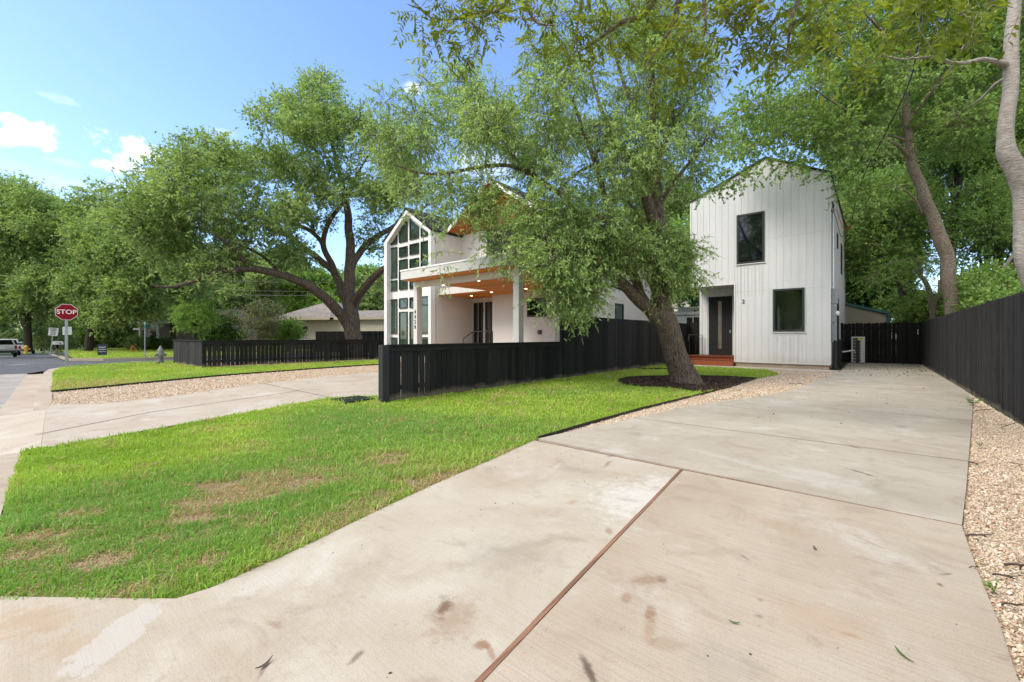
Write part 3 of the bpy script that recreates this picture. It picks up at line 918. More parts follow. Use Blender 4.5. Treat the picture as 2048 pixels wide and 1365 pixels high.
sheet('lawn', ccw([(-31.8, 4.9), (-32.3, 3.5), (-34, 2.3), (-60, 3.1), (-60, 45), (-31.8, 45)]), -0.01, M_lawn)
sheet('lawn', ccw([(-26.0, 5.2), (-23.9, 4.9), (-19.6, 4.9), (-19.6, 40), (-26.1, 40)]), -0.032, M_lawn)
grav_mid = edge_g[:-1] + [edge_g[-1], (-2.9, 17.84), (-0.95, 17.84)] + grav_in[::-1]
grav_right = [(1.56, 25.3)] + right_edge + rn[1:-1] + [(1.9, 0.1), (1.56, 1.2)]
grav_d1 = d1_top_g + [(-12.2, 13.6), (-19.3, 13.6), (-19.3, 12.45)] + lawn2_low_g[::-1][:-1] + [(-13.6, KERB(-13.6) + .2)]
for pz, (nm, pol) in enumerate((('gravel_bed', grav_mid), ('gravel_bed', grav_right), ('gravel_bed', grav_d1))):
    sheet(nm, ccw(pol), -0.028 - 0.003 * pz, M_gravbed)
sheet('mulch_bed', ccw(mulch_poly), -0.006, M_mulchbed)

def scatter_poly(rng, poly, dens, zmin=0, zmax=99):
    """points in a polygon, density a function of view depth"""
    p = np.array(poly); lo, hi = p.min(0), p.max(0)
    out = []
    area = (hi - lo).prod()
    dmax = max(dens(d) for d in np.linspace(1.0, 40, 80))
    n = int(area * dmax)
    B = 2_000_000
    while n > 0:
        k = min(n, B); n -= k
        x = rng.uniform(lo[0], hi[0], k); y = rng.uniform(lo[1], hi[1], k)
        d = -x * SA + y * CA
        keep = rng.random(k) * dmax < np.vectorize(dens)(np.clip(d, 1.0, 60)) if False else rng.random(k) * dmax < dens(np.clip(d, 1.0, 60))
        xl = (x * CA + y * SA)
        keep &= (d > 0.6) & (np.abs(xl) < d * 1.35 + 0.6)
        x, y = x[keep], y[keep]
        ok = inpoly(x, y, poly)
        out.append(np.stack([x[ok], y[ok]], 1))
    return np.vstack(out)

OCT_V = np.array([[1, 0, 0], [0, 1, 0], [-1, 0, 0], [0, -1, 0], [0, 0, 1], [0, 0, -1]], float)
OCT_F = np.array([[0, 1, 4], [1, 2, 4], [2, 3, 4], [3, 0, 4], [1, 0, 5], [2, 1, 5], [3, 2, 5], [0, 3, 5]])
def stones(name, rng, pts, size, z, mat, flat=0.65, elong=(0.7, 1.3)):
    n = len(pts)
    v = np.repeat(OCT_V[None], n, 0) * (1 + rng.normal(0, 0.22, (n, 6, 3)))
    sc = size[:, None] * np.stack([rng.uniform(*elong, n), rng.uniform(*elong, n), rng.uniform(flat * .7, flat * 1.3, n)], 1)
    v = v * sc[:, None, :]
    # random rotation
    q = rng.normal(0, 1, (n, 4)); q[:, 1:3] *= 0.5; q = unit(q)
    w_, x_, y_, z_ = q.T
    Rm = np.stack([np.stack([1 - 2 * (y_ ** 2 + z_ ** 2), 2 * (x_ * y_ - z_ * w_), 2 * (x_ * z_ + y_ * w_)], -1),
                   np.stack([2 * (x_ * y_ + z_ * w_), 1 - 2 * (x_ ** 2 + z_ ** 2), 2 * (y_ * z_ - x_ * w_)], -1),
                   np.stack([2 * (x_ * z_ - y_ * w_), 2 * (y_ * z_ + x_ * w_), 1 - 2 * (x_ ** 2 + y_ ** 2)], -1)], 1)
    v = np.einsum('nij,nkj->nki', Rm, v)
    v[..., 0] += pts[:, 0:1]; v[..., 1] += pts[:, 1:2]; v[..., 2] += (z + size * rng.uniform(0.0, 0.7, n))[:, None]
    f = (np.arange(n) * 6)[:, None, None] + OCT_F[None]
    return mesh_np(name, v.reshape(-1, 3), f.reshape(-1), 3, mat)
rg = np.random.default_rng(11)
gdens = lambda d: np.minimum(7500.0, 6.4e4 / np.maximum(d, 1.0) ** 1.4)
def gsize(rng, p):
    d = -p[:, 0] * SA + p[:, 1] * CA
    return np.clip(rng.lognormal(math.log(.0058), .34, len(p)), .003, .014) * np.clip(d / 5.5, 1.0, 1.7)
for lab, pol in (('pale tan gravel between the right driveway and the tall fence', grav_right), ('pale gravel strip between lawn edging and right driveway', grav_mid), ('pale gravel strip beside the second driveway', grav_d1)):
    pts = scatter_poly(rg, pol, gdens)
    o = stones('gravel', rg, pts, gsize(rg, pts), -0.026, M_stone)
    tag(o, lab, 'gravel', kind='stuff')
pts = scatter_poly(rg, mulch_poly, lambda d: 900.0 + 0 * d)
o = stones('mulch', rg, pts, rg.uniform(0.012, 0.03, len(pts)), -0.006, M_mulch, flat=0.3, elong=(0.4, 1.6))
tag(o, 'dark brown bark mulch around the leaning tree', 'mulch', kind='stuff')

# black metal edging strips
M_edging = plain('black_edging', (0.012, 0.012, 0.012), 0.5)
def edging(pts, h, label):
    m = MB()
    for i in range(len(pts) - 1):
        a, b = Vector(pts[i]), Vector(pts[i + 1]); d = (b - a).normalized(); n = Vector((-d.y, d.x)) * 0.004
        m.prism([((a - n).x, (a - n).y, -0.05), ((b - n).x, (b - n).y, -0.05), ((b + n).x, (b + n).y, -0.05), ((a + n).x, (a + n).y, -0.05)], (0, 0, h + 0.05))
    return tag(m.build('lawn_edging', M_edging), label, 'edging')
edging(edge_g[:-1], 0.022, 'black metal strip between the near lawn and the gravel by the right driveway')
edging(mul_g, 0.035, 'black metal edging curved around the mulch bed')
edging(lawn2_low_g[1:], 0.03, 'long black metal strip between far lawn and second driveway gravel')
edging([g2(1272, 738.5), g2(1310, 739), g2(1350, 739.5)], 0.05, 'short black metal edging behind the leaning tree near the tall fence')

# grass -----------------------------------------------------------------------
M_grass = attrmat('grass_blade', 0.3)
def grass(name, rng, poly, dens, hmul, label, dry=(), wmul=1.0, holes=None, seg=2, hue=0.0):
    pts = scatter_poly(rng, poly, dens)
    if holes is not None: pts = pts[~inpoly(pts[:, 0], pts[:, 1], holes)]
    x, y = pts.T
    d = -x * SA + y * CA
    W1 = waves(np.random.default_rng(21), 14, 1.2, 9.0); W2 = waves(np.random.default_rng(22), 16, 8.0, 45.0); W3 = waves(np.random.default_rng(23), 10, 0.5, 3.0)
    n1, n2, n3 = wnoise(W1, x, y), wnoise(W2, x, y), wnoise(W3, x, y)
    dryv = np.zeros(len(x))
    for (cx_, cy_, r, s) in dry:
        q = np.hypot(x - cx_, y - cy_) / r
        dryv = np.maximum(dryv, s * np.clip(1.45 - q + 0.35 * n1 + 0.4 * n2, 0, 1))
    dryv = np.clip(dryv + 0.3 * np.clip(n1 - 0.7, 0, 1) + 0.4 * np.clip(n2 - 0.8, 0, 1), 0, 1)
    keep = rng.random(len(x)) > dryv * 0.66 + 0.28 * np.clip(n2 + 0.1, 0, 1)
    x, y, d, n1, n2, n3, dryv = (a[keep] for a in (x, y, d, n1, n2, n3, dryv))
    n = len(x)
    H = hmul * rng.choice([.45, .7, .9, 1.1, 1.5], n, p=[.2, .3, .3, .15, .05]) * rng.uniform(.8, 1.2, n) * (1 + 0.22 * n2 + 0.15 * n1) * (1 - 0.35 * dryv)
    H = np.clip(H, 0.012, 0.16)
    Wd = rng.uniform(0.0022, 0.0042, n) * np.clip(d / 3.2, 1.0, 5.5) * wmul
    th = rng.uniform(0, 2 * np.pi, n)
    lean = np.abs(rng.normal(0.55, 0.4, n)) + dryv * 0.8
    az = rng.uniform(0, 2 * np.pi, n)
    base = np.stack([x, y, np.full(n, -0.015)], 1)
    side = np.stack([np.cos(th), np.sin(th), np.zeros(n)], 1) * Wd[:, None]
    ld = np.stack([np.cos(az), np.sin(az), np.zeros(n)], 1)
    up_ = np.array([0, 0, 1.0])
    mid = base + up_ * (H * 0.62)[:, None] + ld * (H * 0.28 * lean)[:, None]
    tip = base + up_ * (H * np.clip(1.05 - 0.35 * lean, 0.25, 1))[:, None] + ld * (H * 0.9 * lean)[:, None]
    if seg == 2:
        v = np.stack([base - side, base + side, mid + side * .75, mid - side * .75, tip], 1)
        b = (np.arange(n) * 5)[:, None]
        q = (b + np.array([0, 1, 2, 3])).reshape(-1); t = (b + np.array([3, 2, 4])).reshape(-1)
        loops = np.concatenate([q, t]); per = np.concatenate([np.full(n, 4), np.full(n, 3)]); k = 5
    else:
        v = np.stack([base - side, base + side, tip], 1); loops = np.arange(3 * n); per = 3; k = 3
    g1 = np.array([0.27, 0.43, 0.045]); g2_ = np.array([0.45, 0.58, 0.10]); g3 = np.array([0.19, 0.36, 0.085]); straw = np.array([0.55, 0.44, 0.24]); straw2 = np.array([0.4, 0.27, 0.15])
    t = np.clip(0.45 + 0.22 * n1 + 0.16 * n3 + rng.normal(0, 0.22, n) + hue, 0, 1)[:, None]
    col = g1 * (1 - t) + g2_ * t
    bl = np.clip(0.5 * (n3 - 0.6) + rng.normal(0, 0.15, n), 0, 0.8)[:, None]
    col = col * (1 - bl) + g3 * bl
    ds = (rng.random(n) < 0.06 + dryv * 0.75)[:, None]
    sm = rng.random((n, 1))
    col = np.where(ds, straw * sm + straw2 * (1 - sm), col) * rng.uniform(0.8, 1.15, (n, 1))
    o = mesh_np(name, v.reshape(-1, 3), loops, per, M_grass, tint=np.repeat(col, k, 0))
    return tag(o, label, 'grass', kind='stuff')
def dp(u, v, r, s):
    p = G(u, v); return (p.x, p.y, r, s)
dry1 = [dp(470, 985, .34, .95), dp(540, 955, .3, .7), dp(390, 1020, .2, .7), dp(110, 1100, .28, .95), dp(210, 1120, .22, .9), dp(300, 1120, .16, .85), dp(60, 1150, .2, .8), dp(420, 1120, .1, .8), dp(640, 940, .3, .5), dp(740, 925, .2, .45),
        dp(870, 975, .14, .7), dp(290, 940, .1, .7), dp(960, 945, .13, .6), dp(30, 1190, .13, .9), dp(200, 1180, .12, .7), dp(640, 1050, .16, .5), dp(900, 955, .1, .8), dp(1010, 905, .14, .6), dp(560, 1090, .1, .6), dp(170, 1020, .15, .4), dp(350, 1070, .15, .6), dp(480, 1050, .15, .5), dp(730, 1010, .18, .5),
        dp(1005, 790, .4, .35), dp(1000, 808, .3, .4), dp(800, 840, .3, .3), dp(1290, 742, .5, .4), dp(1220, 760, .4, .35)]
rgr = np.random.default_rng(5)
grass('grass', rgr, lawn1, lambda d: np.minimum(15000.0, 9.0e4 / np.maximum(d, 1) ** 1.5), 0.058, 'mown bright green lawn with dry straw patches beside the right driveway', dry1, holes=mulch_poly)
dry2 = [dp(110, 775, .9, .6), dp(130, 765, .8, .5), dp(180, 770, .7, .35)]
grass('grass', rgr, lawn2, lambda d: np.minimum(4200.0, 3.3e5 / np.maximum(d, 1) ** 2.0), 0.075, 'bright green corner lawn in front of the far low fence', dry2, hue=0.1)
grass('grass', rgr, [(-31.8, 4.9), (-32.3, 3.5), (-34, 2.3), (-58, 3.0), (-58, 32), (-31.8, 32)], lambda d: np.minimum(600.0, 2.4e5 / np.maximum(d, 1) ** 2.0), 0.12, 'sunlit lawn across the cross street under the big trees', [], wmul=1.4, seg=1, hue=0.05)

# ================================================================== FENCES
M_fblack = wood_black('black_stained_wood', (0.017, 0.0175, 0.0172), dust=0.16, dust_amt=.55)
M_fdark = wood_black('charcoal_stained_wood', (0.026, 0.025, 0.0245), dust=0.12, grey=0.28)
M_fback = wood_black('black_stained_wood_back', (0.012, 0.0115, 0.011))
M_fpost = wood_black('grey_black_post', (0.035, 0.036, 0.038))
def fence(root, p0, p1, h, mat, bw=0.14, gap=0.006, th=0.019, z0=0.02, ear=0.0, cap=None, seed=1, hj=0.0, post_every=2.4, side=1, name='boards', gaps=None, trim=True, zfun=None):
    rr = random.Random(seed)
    a, b = Vector(p0), Vector(p1); L = (b - a).length; d = (b - a).normalized(); n = Vector((-d.y, d.x)) * side
    m = MB(); s = 0.0; k = 0
    while s < L - 0.02:
        w_ = min(bw, L - s)
        g = gap if not gaps else gaps(rr)
        hh = h + rr.uniform(-hj, hj); o = rr.uniform(-0.002, 0.002)
        zb = z0 + rr.uniform(0, 0.012)
        q = a + d * s + n * (0.02 + o)
        e = min(ear, w_ * 0.3)
        prof = [(0, zb), (w_ - g, zb), (w_ - g, hh - e), (w_ - g - e, hh), (e, hh), (0, hh - e)] if e else [(0, zb), (w_ - g, zb), (w_ - g, hh), (0, hh)]
        tl = rr.uniform(-.002, .002)
        m.prism([(q.x + d.x * (t + tl * z), q.y + d.y * (t + tl * z), z) for t, z in prof], (n.x * th, n.y * th, 0))
        s += w_; k += 1
    m.build(name, mat, root)
    for z in ([0.3, h * 0.5, h - 0.25] if h > 1.4 else [0.25, h - 0.15]):
        c = (a + b) / 2 - n * 0.02
        MB().obox((c.x, c.y, z), (d.x * L / 2, d.y * L / 2, 0), (n.x * .019, n.y * .019, 0), (0, 0, 0.044)).build('rail', mat, root)
    s = 0.05
    while s < L:
        q = a + d * s - n * 0.085
        pm = MB().obox((q.x, q.y, (h - 0.08) / 2), (d.x * .045, d.y * .045, 0), (n.x * .045, n.y * .045, 0), (0, 0, (h - 0.08) / 2))
        pm.build('post', mat, root)
        s += post_every
    if cap:
        c = (a + b) / 2
        cm_ = MB().obox((c.x + n.x * .02, c.y + n.y * .02, h + 0.019), (d.x * (L / 2), d.y * (L / 2), 0), (n.x * cap, n.y * cap, 0), (0, 0, 0.019))
        cm_.build('cap_rail', mat, root, bevel=0.004)
        if trim:
            t = MB(); c2 = c + n * (0.02 + th + 0.013)
            t.obox((c2.x, c2.y, h - 0.047), (d.x * (L / 2), d.y * (L / 2), 0), (n.x * .011, n.y * .011, 0), (0, 0, 0.045))
            t.build('trim_board', mat, root)
FX = -6.86
f = thing('low_fence', 'near waist-high black board fence with cap rail beside the near lawn', 'fence', (FX, 4.5, 0), 'black fences around the lot')
fence(f, (FX, 4.52), (FX, 10.3), 1.03, M_fblack, cap=0.065, side=-1, seed=3, gaps=lambda r: r.choice([.009, .011, .012, .013, .016]))
MB().obox((FX + .005, 4.44, 0.525), (.072, 0, 0), (0, .07, 0), (0, 0, .535)).build('end_post', M_fpost, f, bevel=0.006)
f = thing('tall_fence', 'head-high solid black board fence running from the near low fence back behind the leaning tree', 'fence', (FX, 10.4, 0), 'black fences around the lot')
fence(f, (FX, 10.36), (FX, 21.4), 1.83, M_fblack, bw=0.14, gap=0.003, side=-1, seed=4, hj=0.006)
f = thing('tall_fence', 'long charcoal dog-eared board fence along the right of the driveway', 'fence', (1.58, 1, 0), 'black fences around the lot')
fence(f, (1.58, 0.6), (1.58, 25.3), 1.83, M_fdark, bw=0.089, gap=0.004, side=1, seed=5, hj=0.008, ear=0.02)
f = thing('back_fence', 'black dog-eared fence closing the end of the right driveway behind the white air conditioner', 'fence', (0, 25.35, 0), 'black fences around the lot')
fence(f, (1.56, 25.35), (-1.25, 25.35), 1.83, M_fback, bw=0.14, gap=0.003, side=1, seed=6, hj=0.02, ear=0.03)
f = thing('gate_fence', 'short black board fence between the leaning tree and the small house door', 'fence', (-6.5, 21.4, 0), 'black fences around the lot')
fence(f, (FX + .03, 21.3), (-6.1, 21.3), 1.88, M_fback, side=-1, seed=7, ear=0.02)
f = thing('low_fence', 'waist-high black board fence on the far corner lawn, turning a corner', 'fence', (-19.48, 4.8, 0), 'black fences around the lot')
fence(f, (-23.9, 4.78), (-19.5, 4.78), 1.03, M_fdark, cap=0.06, side=-1, seed=8, z0=0.03, trim=False)
fence(f, (-19.46, 4.74), (-19.46, 12.6), 1.03, M_fblack, bw=0.155, cap=0.065, side=-1, seed=9, z0=0.05, gaps=lambda r: r.choice([.014, .018, .022, .03]), hj=0)
MB().obox((-19.47, 4.77, 0.51), (.06, 0, 0), (0, .05, 0), (0, 0, .51)).build('corner_post', M_fblack, f, bevel=0.005)

# ================================================================== HOUSE ONE
M_stucco = stucco('white_stucco', (0.74, 0.73, 0.70))
M_stuccow = stucco('warm_white_stucco', (0.66, 0.625, 0.59))
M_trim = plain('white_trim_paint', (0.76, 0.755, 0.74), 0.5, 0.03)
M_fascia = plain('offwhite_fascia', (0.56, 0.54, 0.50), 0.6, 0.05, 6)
M_frame = plain('dark_window_frame', (0.028, 0.029, 0.03), 0.4, 0.1)
M_glass = glass('window_glass', (0.028, 0.05, 0.034))
M_glassd = glass('dark_window_glass', (0.006, 0.008, 0.007), 0.04)
M_roof = speckle('black_shingle', ((0.0, (0.012, 0.012, 0.014)), (1.0, (0.035, 0.035, 0.04))), 60, bmp=0.4)
M_roofm = plain('black_metal_roof', (0.02, 0.021, 0.022), 0.4)
M_soffit = planks('orange_cedar_soffit', (0.6, 0.205, 0.035), (0, 1, 0), 0.09, 0.6)
M_gablewood = planks('orange_cedar_gable', (0.40, 0.12, 0.03), (1, 0, 0), 0.1, 0.4)
M_black = plain('black_metal', (0.01, 0.01, 0.011), 0.4)
M_dsiding = plain('black_siding', (0.022, 0.021, 0.025), 0.6)
M_lamp = lampmat('recessed_lamp', (1.0, 0.8, 0.55), 7.0)
M_number = plain('dark_numeral', (0.02, 0.02, 0.02), 0.5)

H = thing('two_storey_house', 'white two-storey house with tall gable window wall and cedar-lined carport', 'house', (-12, 13, 0))
XL, XR, YF, YW = -18.5, -14.9, 12.0, 12.28
EV, PK, XP = 5.9, 7.15, -16.7
prof = [(XL, 0), (XR, 0), (XR, EV), (XP, PK), (XL, EV)]
m = MB().prism([(x, YW, z) for x, z in prof], (0, 13.2, 0))
# main right block
m.box((XR + .002, 14.6, 0), (-9.6, 25.4, 6.0))
m.box((-12.96, 13.9, 0), (-9.6, 14.598, 6.0))
m.box((XR + .002, 13.9, 3.36), (-12.962, 14.598, 6.0))
m.prism([(XR + .002, 13.95, 6.0), (-9.6, 13.95, 6.0), (-12.25, 13.95, 7.55)], (0, 11.4, 0))
wall = m.build('wall', M_stuccow, H)
# bright surround of the gable window wall
inn = [(XL + .22, 0.25), (XR - .16, 0.25), (XR - .16, EV - .06), (XP, PK - .2), (XL + .22, EV - .10)]
m = MB()
def ringprism(m, outer, inner, y0, y1):
    n = len(outer)
    vs = [(x, y0, z) for x, z in outer] + [(x, y0, z) for x, z in inner] + [(x, y1, z) for x, z in outer] + [(x, y1, z) for x, z in inner]
    fs = []
    for i in range(n):
        j = (i + 1) % n
        fs += [(i, j, n + j, n + i), (2 * n + j, 2 * n + i, 3 * n + i, 3 * n + j), (j, i, 2 * n + i, 2 * n + j), (n + i, n + j, 3 * n + j, 3 * n + i)]
    m.add(vs, fs)
ringprism(m, [(XL, 0.0), (XR, 0.0), (XR, EV), (XP, PK), (XL, EV)], inn, YF, YW + .02)
m.build('gable_surround', M_trim, H)
m = MB().prism([(x, YW - .012, z) for x, z in ((XL + .21, .2), (XR - .15, .2), (XR - .15, EV - .06), (XP, PK - .19), (XL + .21, EV - .1))], (0, .01, 0))
m.build('gable_wall', M_stucco, H)
# roofs
m = MB()
for (xa, za, xb, zb) in ((XL - .06, EV - .045, XP, PK), (XP, PK, XR + .06, EV - .045)):
    m.prism([(xa, YF - .03, za + .005), (xb, YF - .03, zb + .005), (xb, YF - .03, zb + .11), (xa, YF - .03, za + .11)], (0, 13.5, 0))
roof = m.build('roof', M_roof, H)
m = MB()
SL = (7.75 - 6.0) / 2.65
for (xa, xb) in ((-15.3, -12.25), (-12.25, -9.2)):
    za = 7.75 - abs(xa + 12.25) * SL; zb = 7.75 - abs(xb + 12.25) * SL
    m.prism([(xa, 12.9, za), (xb, 12.9, zb), (xb, 12.9, zb + .09), (xa, 12.9, za + .09)], (0, 12.6, 0))
m.build('roof', M_roof, H)
m = MB()
for (xa, xb) in ((-15.28, -12.25), (-12.25, -9.22)):
    za = 7.75 - abs(xa + 12.25) * SL; zb = 7.75 - abs(xb + 12.25) * SL
    m.prism([(xa, 12.875, za - .13), (xb, 12.875, zb - .13), (xb, 12.875, zb + .06), (xa, 12.875, za + .06)], (0, .024, 0))
m.build('rake_board', M_trim, H)
m = MB()
for (xa, xb) in ((-15.25, -12.25), (-12.25, -9.25)):
    za = 7.75 - abs(xa + 12.25) * SL; zb = 7.75 - abs(xb + 12.25) * SL
    m.prism([(xa, 12.9, za - .05), (xb, 12.9, zb - .05), (xb, 12.9, zb - .004), (xa, 12.9, za - .004)], (0, 1.03, 0))
m.prism([(-14.7, 13.925, 6.02), (-9.8, 13.925, 6.02), (-12.25, 13.925, 7.6)], (0, .02, 0))
m.build('gable_soffit', M_gablewood, H)
m = MB().box((-13.25, 13.87, 3.4), (-10.35, 13.898, 6.0))
x = -13.2
while x < -10.4:
    m.box((x, 13.85, 3.4), (x + .03, 13.872, 6.0)); x += 0.16
m.build('balcony_wall', M_dsiding, H)

def window(parent, quad, wdir, out, mat=None, fw_=0.06, dep=0.05, lab=None, glassm=None):
    """quad: corner polygon of 3D points on the wall (counter-clockwise from outside); out: outward normal"""
    out = Vector(out); q = [Vector(p) for p in quad]; n = len(q)
    c = sum(q, Vector()) / n
    inner = []
    for i in range(n):
        a, b, d = q[i - 1], q[i], q[(i + 1) % n]
        e1 = (b - a).normalized(); e2 = (d - b).normalized()
        n1 = out.cross(e1); n2 = out.cross(e2)
        bis = (n1 + n2); bis.normalize()
        inner.append(b + bis * (fw_ / max(0.3, bis.dot(n1))))
    m = MB(); vs = []
    for ring, o in ((q, 0.0), (inner, 0.0), (q, dep), (inner, dep)):
        vs += [p + out * o for p in ring]
    fs = []
    for i in range(n):
        j = (i + 1) % n
        fs += [(2 * n + i, 2 * n + j, 3 * n + j, 3 * n + i), (i, 2 * n + i, 2 * n + j, j)[::-1], (n + i, n + j, 3 * n + j, 3 * n + i)[::-1]]
    m.add(vs, fs)
    w_ = m.build('window', mat or M_frame, parent)
    pm_ = MB().add([p + out * 0.014 for p in inner], [tuple(range(n))])
    pm_.build('pane', glassm or M_glass, w_)
    return w_
def zr(x, y): return (740 + x / 4.015, 380 + y / 4.015)   # enlarged-view pixel to photo pixel
def rect_on_Y(u0, u1, v0, v1, Y):
    uc = (u0 + u1) / 2
    a, b = onY(u0, v0, Y).x, onY(u1, v0, Y).x
    zt, zb = onY(uc, v0, Y).z, onY(uc, v1, Y).z
    return [(a, Y, zb), (b, Y, zb), (b, Y, zt), (a, Y, zt)]
YG = YW - .014
cols = {1: (157, 221), 2: (238, 304), 3: (322, 395), 4: (412, 478)}
wins = [(1, 466, 712), (1, 730, 815), (1, 880, 1158), (1, 1185, 1330), (2, 458, 540), (2, 560, 802), (2, 870, 953), (2, 980, 1330), (3, 432, 520), (3, 552, 640), (3, 660, 795), (3, 862, 948), (3, 978, 1330), (4, 412, 625), (4, 855, 1156), (4, 1183, 1330)]
for c_, ya, yb in wins:
    x0, x1 = cols[c_]
    u0, v0 = zr(x0, ya); u1, v1 = zr(x1, yb)
    qd = rect_on_Y(u0, u1, v0, v1, YG)
    window(H, qd, None, (0, -1, 0), fw_=0.045)
for pts_ in ([(157, 452), (221, 434), (221, 348)], [(238, 430), (304, 412), (304, 236), (238, 326)], [(322, 407), (395, 388), (395, 296), (322, 232)], [(412, 384), (478, 366), (478, 350), (412, 306)]):
    q = [onY(*zr(*p_), YG) for p_ in pts_]
    zb = sum(p_.z for p_ in q[:2]) / 2
    q = [Vector((p_.x, YG, zb if i < 2 else p_.z)) for i, p_ in enumerate(q)]
    window(H, q, None, (0, -1, 0), fw_=0.045)
# carport roof
CX0, CX1, CY0, CY1, SZ = -11.8, -7.22, 8.27, 13.89, 3.04
m = MB().box((CX0, CY0, SZ + .02), (CX1, CY1, 3.35))
m.box((-14.88, 12.4, SZ + .02), (CX0 - .002, 14.59, 3.352))
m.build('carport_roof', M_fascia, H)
m = MB().box((CX0 + .03, CY0 + .03, SZ), (CX1 - .03, CY1 - .01, SZ + .017))
m.box((-14.86, 12.43, SZ), (CX0 + .028, 14.58, SZ + .017))
m.build('soffit', M_soffit, H)
m = MB().box((CX0 - .02, CY0 - .02, 3.33), (CX1 + .02, CY1, 3.375))
m.build('roof_edge', M_trim, H)
m = MB().box((CX0, 8.78, 2.86), (CX1, 8.98, SZ - .002))
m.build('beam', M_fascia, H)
colz = []
for xa in (CX0, CX1 - .2):
    m = MB().box((xa, 8.775, 0), (xa + .2, 8.985, 2.858))
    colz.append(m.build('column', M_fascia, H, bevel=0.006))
for i, ch in enumerate('4428'):
    p = onY(*zr(364, 932 + i * 34), 8.77)
    text_obj('house_number', ch, 0.17, M_number, H, (CX0 + .1, 8.77, 2.03 - i * 0.168), FACE_NEG_Y, 0.006, bold=0.001)
for (u, v) in ((957, 562), (887, 571), (983, 585), (943, 592), (1052, 578)):
    p = G(u, v, SZ)
    MB().lathe((p.x, p.y, SZ - .004), ((.05, 0), (.05, .003)), 16).build('recessed_light', M_lamp, H)
# front doors and side lights in the recess
DY = 14.58
fz = 0.4
for (xa, xb, nm) in ((838, 865, 'sidelight'), (877, 907, 'sidelight'), (930, 985, 'door')):
    u0, _ = zr(xa, 910); u1, _ = zr(xb, 910)
    x0, x1 = onY(u0, 606, DY).x, onY(u1, 606, DY).x
    zt = 2.82
    fm = MB()
    t_ = 0.05 if nm == 'sidelight' else 0.11
    ringprism(fm, [(x0, fz), (x1, fz), (x1, zt), (x0, zt)], [(x0 + t_, fz + t_), (x1 - t_, fz + t_), (x1 - t_, zt - t_), (x0 + t_, zt - t_)], DY - .06, DY + .01)
    d_ = fm.build(nm, M_frame, H)
    MB().box((x0 + t_, DY - .02, fz + t_), (x1 - t_, DY - .014, zt - t_)).build('pane', M_glassd if nm == 'sidelight' else glass('door_glass', (0.07, 0.065, 0.06), .15), d_)
    if nm == 'door':
        MB().box((x0 + .03, DY - .1, fz + .95), (x0 + .07, DY - .06, fz + 1.15)).build('handle', plain('steel_handle', (0.6, 0.6, 0.6), .3, metal=1.0), d_)
text_obj('house_number', '1', 0.2, M_number, H, (onY(zr(912, 980)[0], 620, DY).x, DY + .01, 2.45), FACE_NEG_Y, 0.006)
MB().box((-14.88, 12.9, 0.0), (-12.7, 14.58, fz - .02)).build('porch_slab', M_walk, H)
m = MB()
q0, q1, q2 = (onY(*zr(748, 1188), 12.95), onY(*zr(825, 1135), 12.95), onY(*zr(985, 1135), 12.95))
m.tube([Vector((q0.x, 12.95, 1.1)), Vector((q1.x, 12.95, 1.42)), Vector((q2.x, 12.95, 1.42))], .02, 6)
for q in (q0, q1, q2): m.tube([Vector((q.x, 12.95, fz - .4)), Vector((q.x, 12.95, 1.42 if q is not q0 else 1.1))], .016, 6)
m.build('handrail', M_black, H)
window(H, rect_on_Y(1055, 1094, 597, 634, 13.898), None, (0, -1, 0), glassm=M_glassd)
p = onY(1080, 665, 13.9)
m = MB().box((p.x - .09, 13.86, p.z - .09), (p.x + .09, 13.898, p.z + .09))
m.prism([(p.x - .07, 13.86, p.z + .07), (p.x + .07, 13.86, p.z + .07), (p.x + .07, 13.79, p.z - .03), (p.x - .07, 13.79, p.z - .03)], (0, 0, .01))
m.build('vent', plain('brown_vent', (.1, .085, .075), .6), H)
def rect_on_X(u0, u1, v0, v1, X):
    a, b = onX(u0, v0, X), onX(u1, v1, X)
    zt = (onX(u0, v0, X).z + onX(u1, v0, X).z) / 2; zb = (onX(u0, v1, X).z + onX(u1, v1, X).z) / 2
    return [(X, a.y, zb), (X, b.y, zb), (X, b.y, zt), (X, a.y, zt)]
window(H, rect_on_X(1230, 1246, 608, 650, -9.598), None, (1, 0, 0))
window(H, [(-14.89, 12.7, 4.3), (-14.89, 13.5, 4.3), (-14.89, 13.5, 5.4), (-14.89, 12.7, 5.4)], None, (1, 0, 0)) if False else None

# ================================================================== HOUSE TWO
def siding_mat():
    m, nt, b = mk('white_metal_siding')
    p = wpos(nt)
    n = noise(nt, p, 1.0, 5, 0.6, scl=(1.2, 1.2, .5))
    sk = sstep(nt, noise(nt, p, 1.0, 5, 0.65, scl=(14, 14, .5)), .5, .75)
    low = sstep(nt, mth(nt, 'ADD', vmth(nt, 'DOT_PRODUCT', p, (0, 0, 1)), mth(nt, 'MULTIPLY', noise(nt, p, 3.0, 5), -.5)), .35, -.05)
    dirt = mth(nt, 'ADD', mth(nt, 'MULTIPLY', sk, .16), mth(nt, 'MULTIPLY', low, .4))
    setc(nt, b, mixc(nt, dirt, ramp(nt, n, ((0.3, (0.53, 0.535, 0.53)), (0.7, (0.60, 0.605, 0.60)))), (.38, .35, .3)))
    b.inputs['Roughness'].default_value = 0.5
    bump(nt, b, noise(nt, p, 1.0, 2, 0.5, scl=(7, 7, 1.2)), 0.12, 0.01)
    return m
M_siding = siding_mat()
H2 = thing('small_house', 'narrow two-storey white board-and-batten house with black door at the end of the driveway', 'house', (-3.6, 20, 0))
X0, X1, XM, YB = -6.09, -1.23, -4.35, 29.6
Y2, YD = 19.2, 20.4
zL, zR_, zP, xP = 7.03, 7.1, 8.2, -3.25
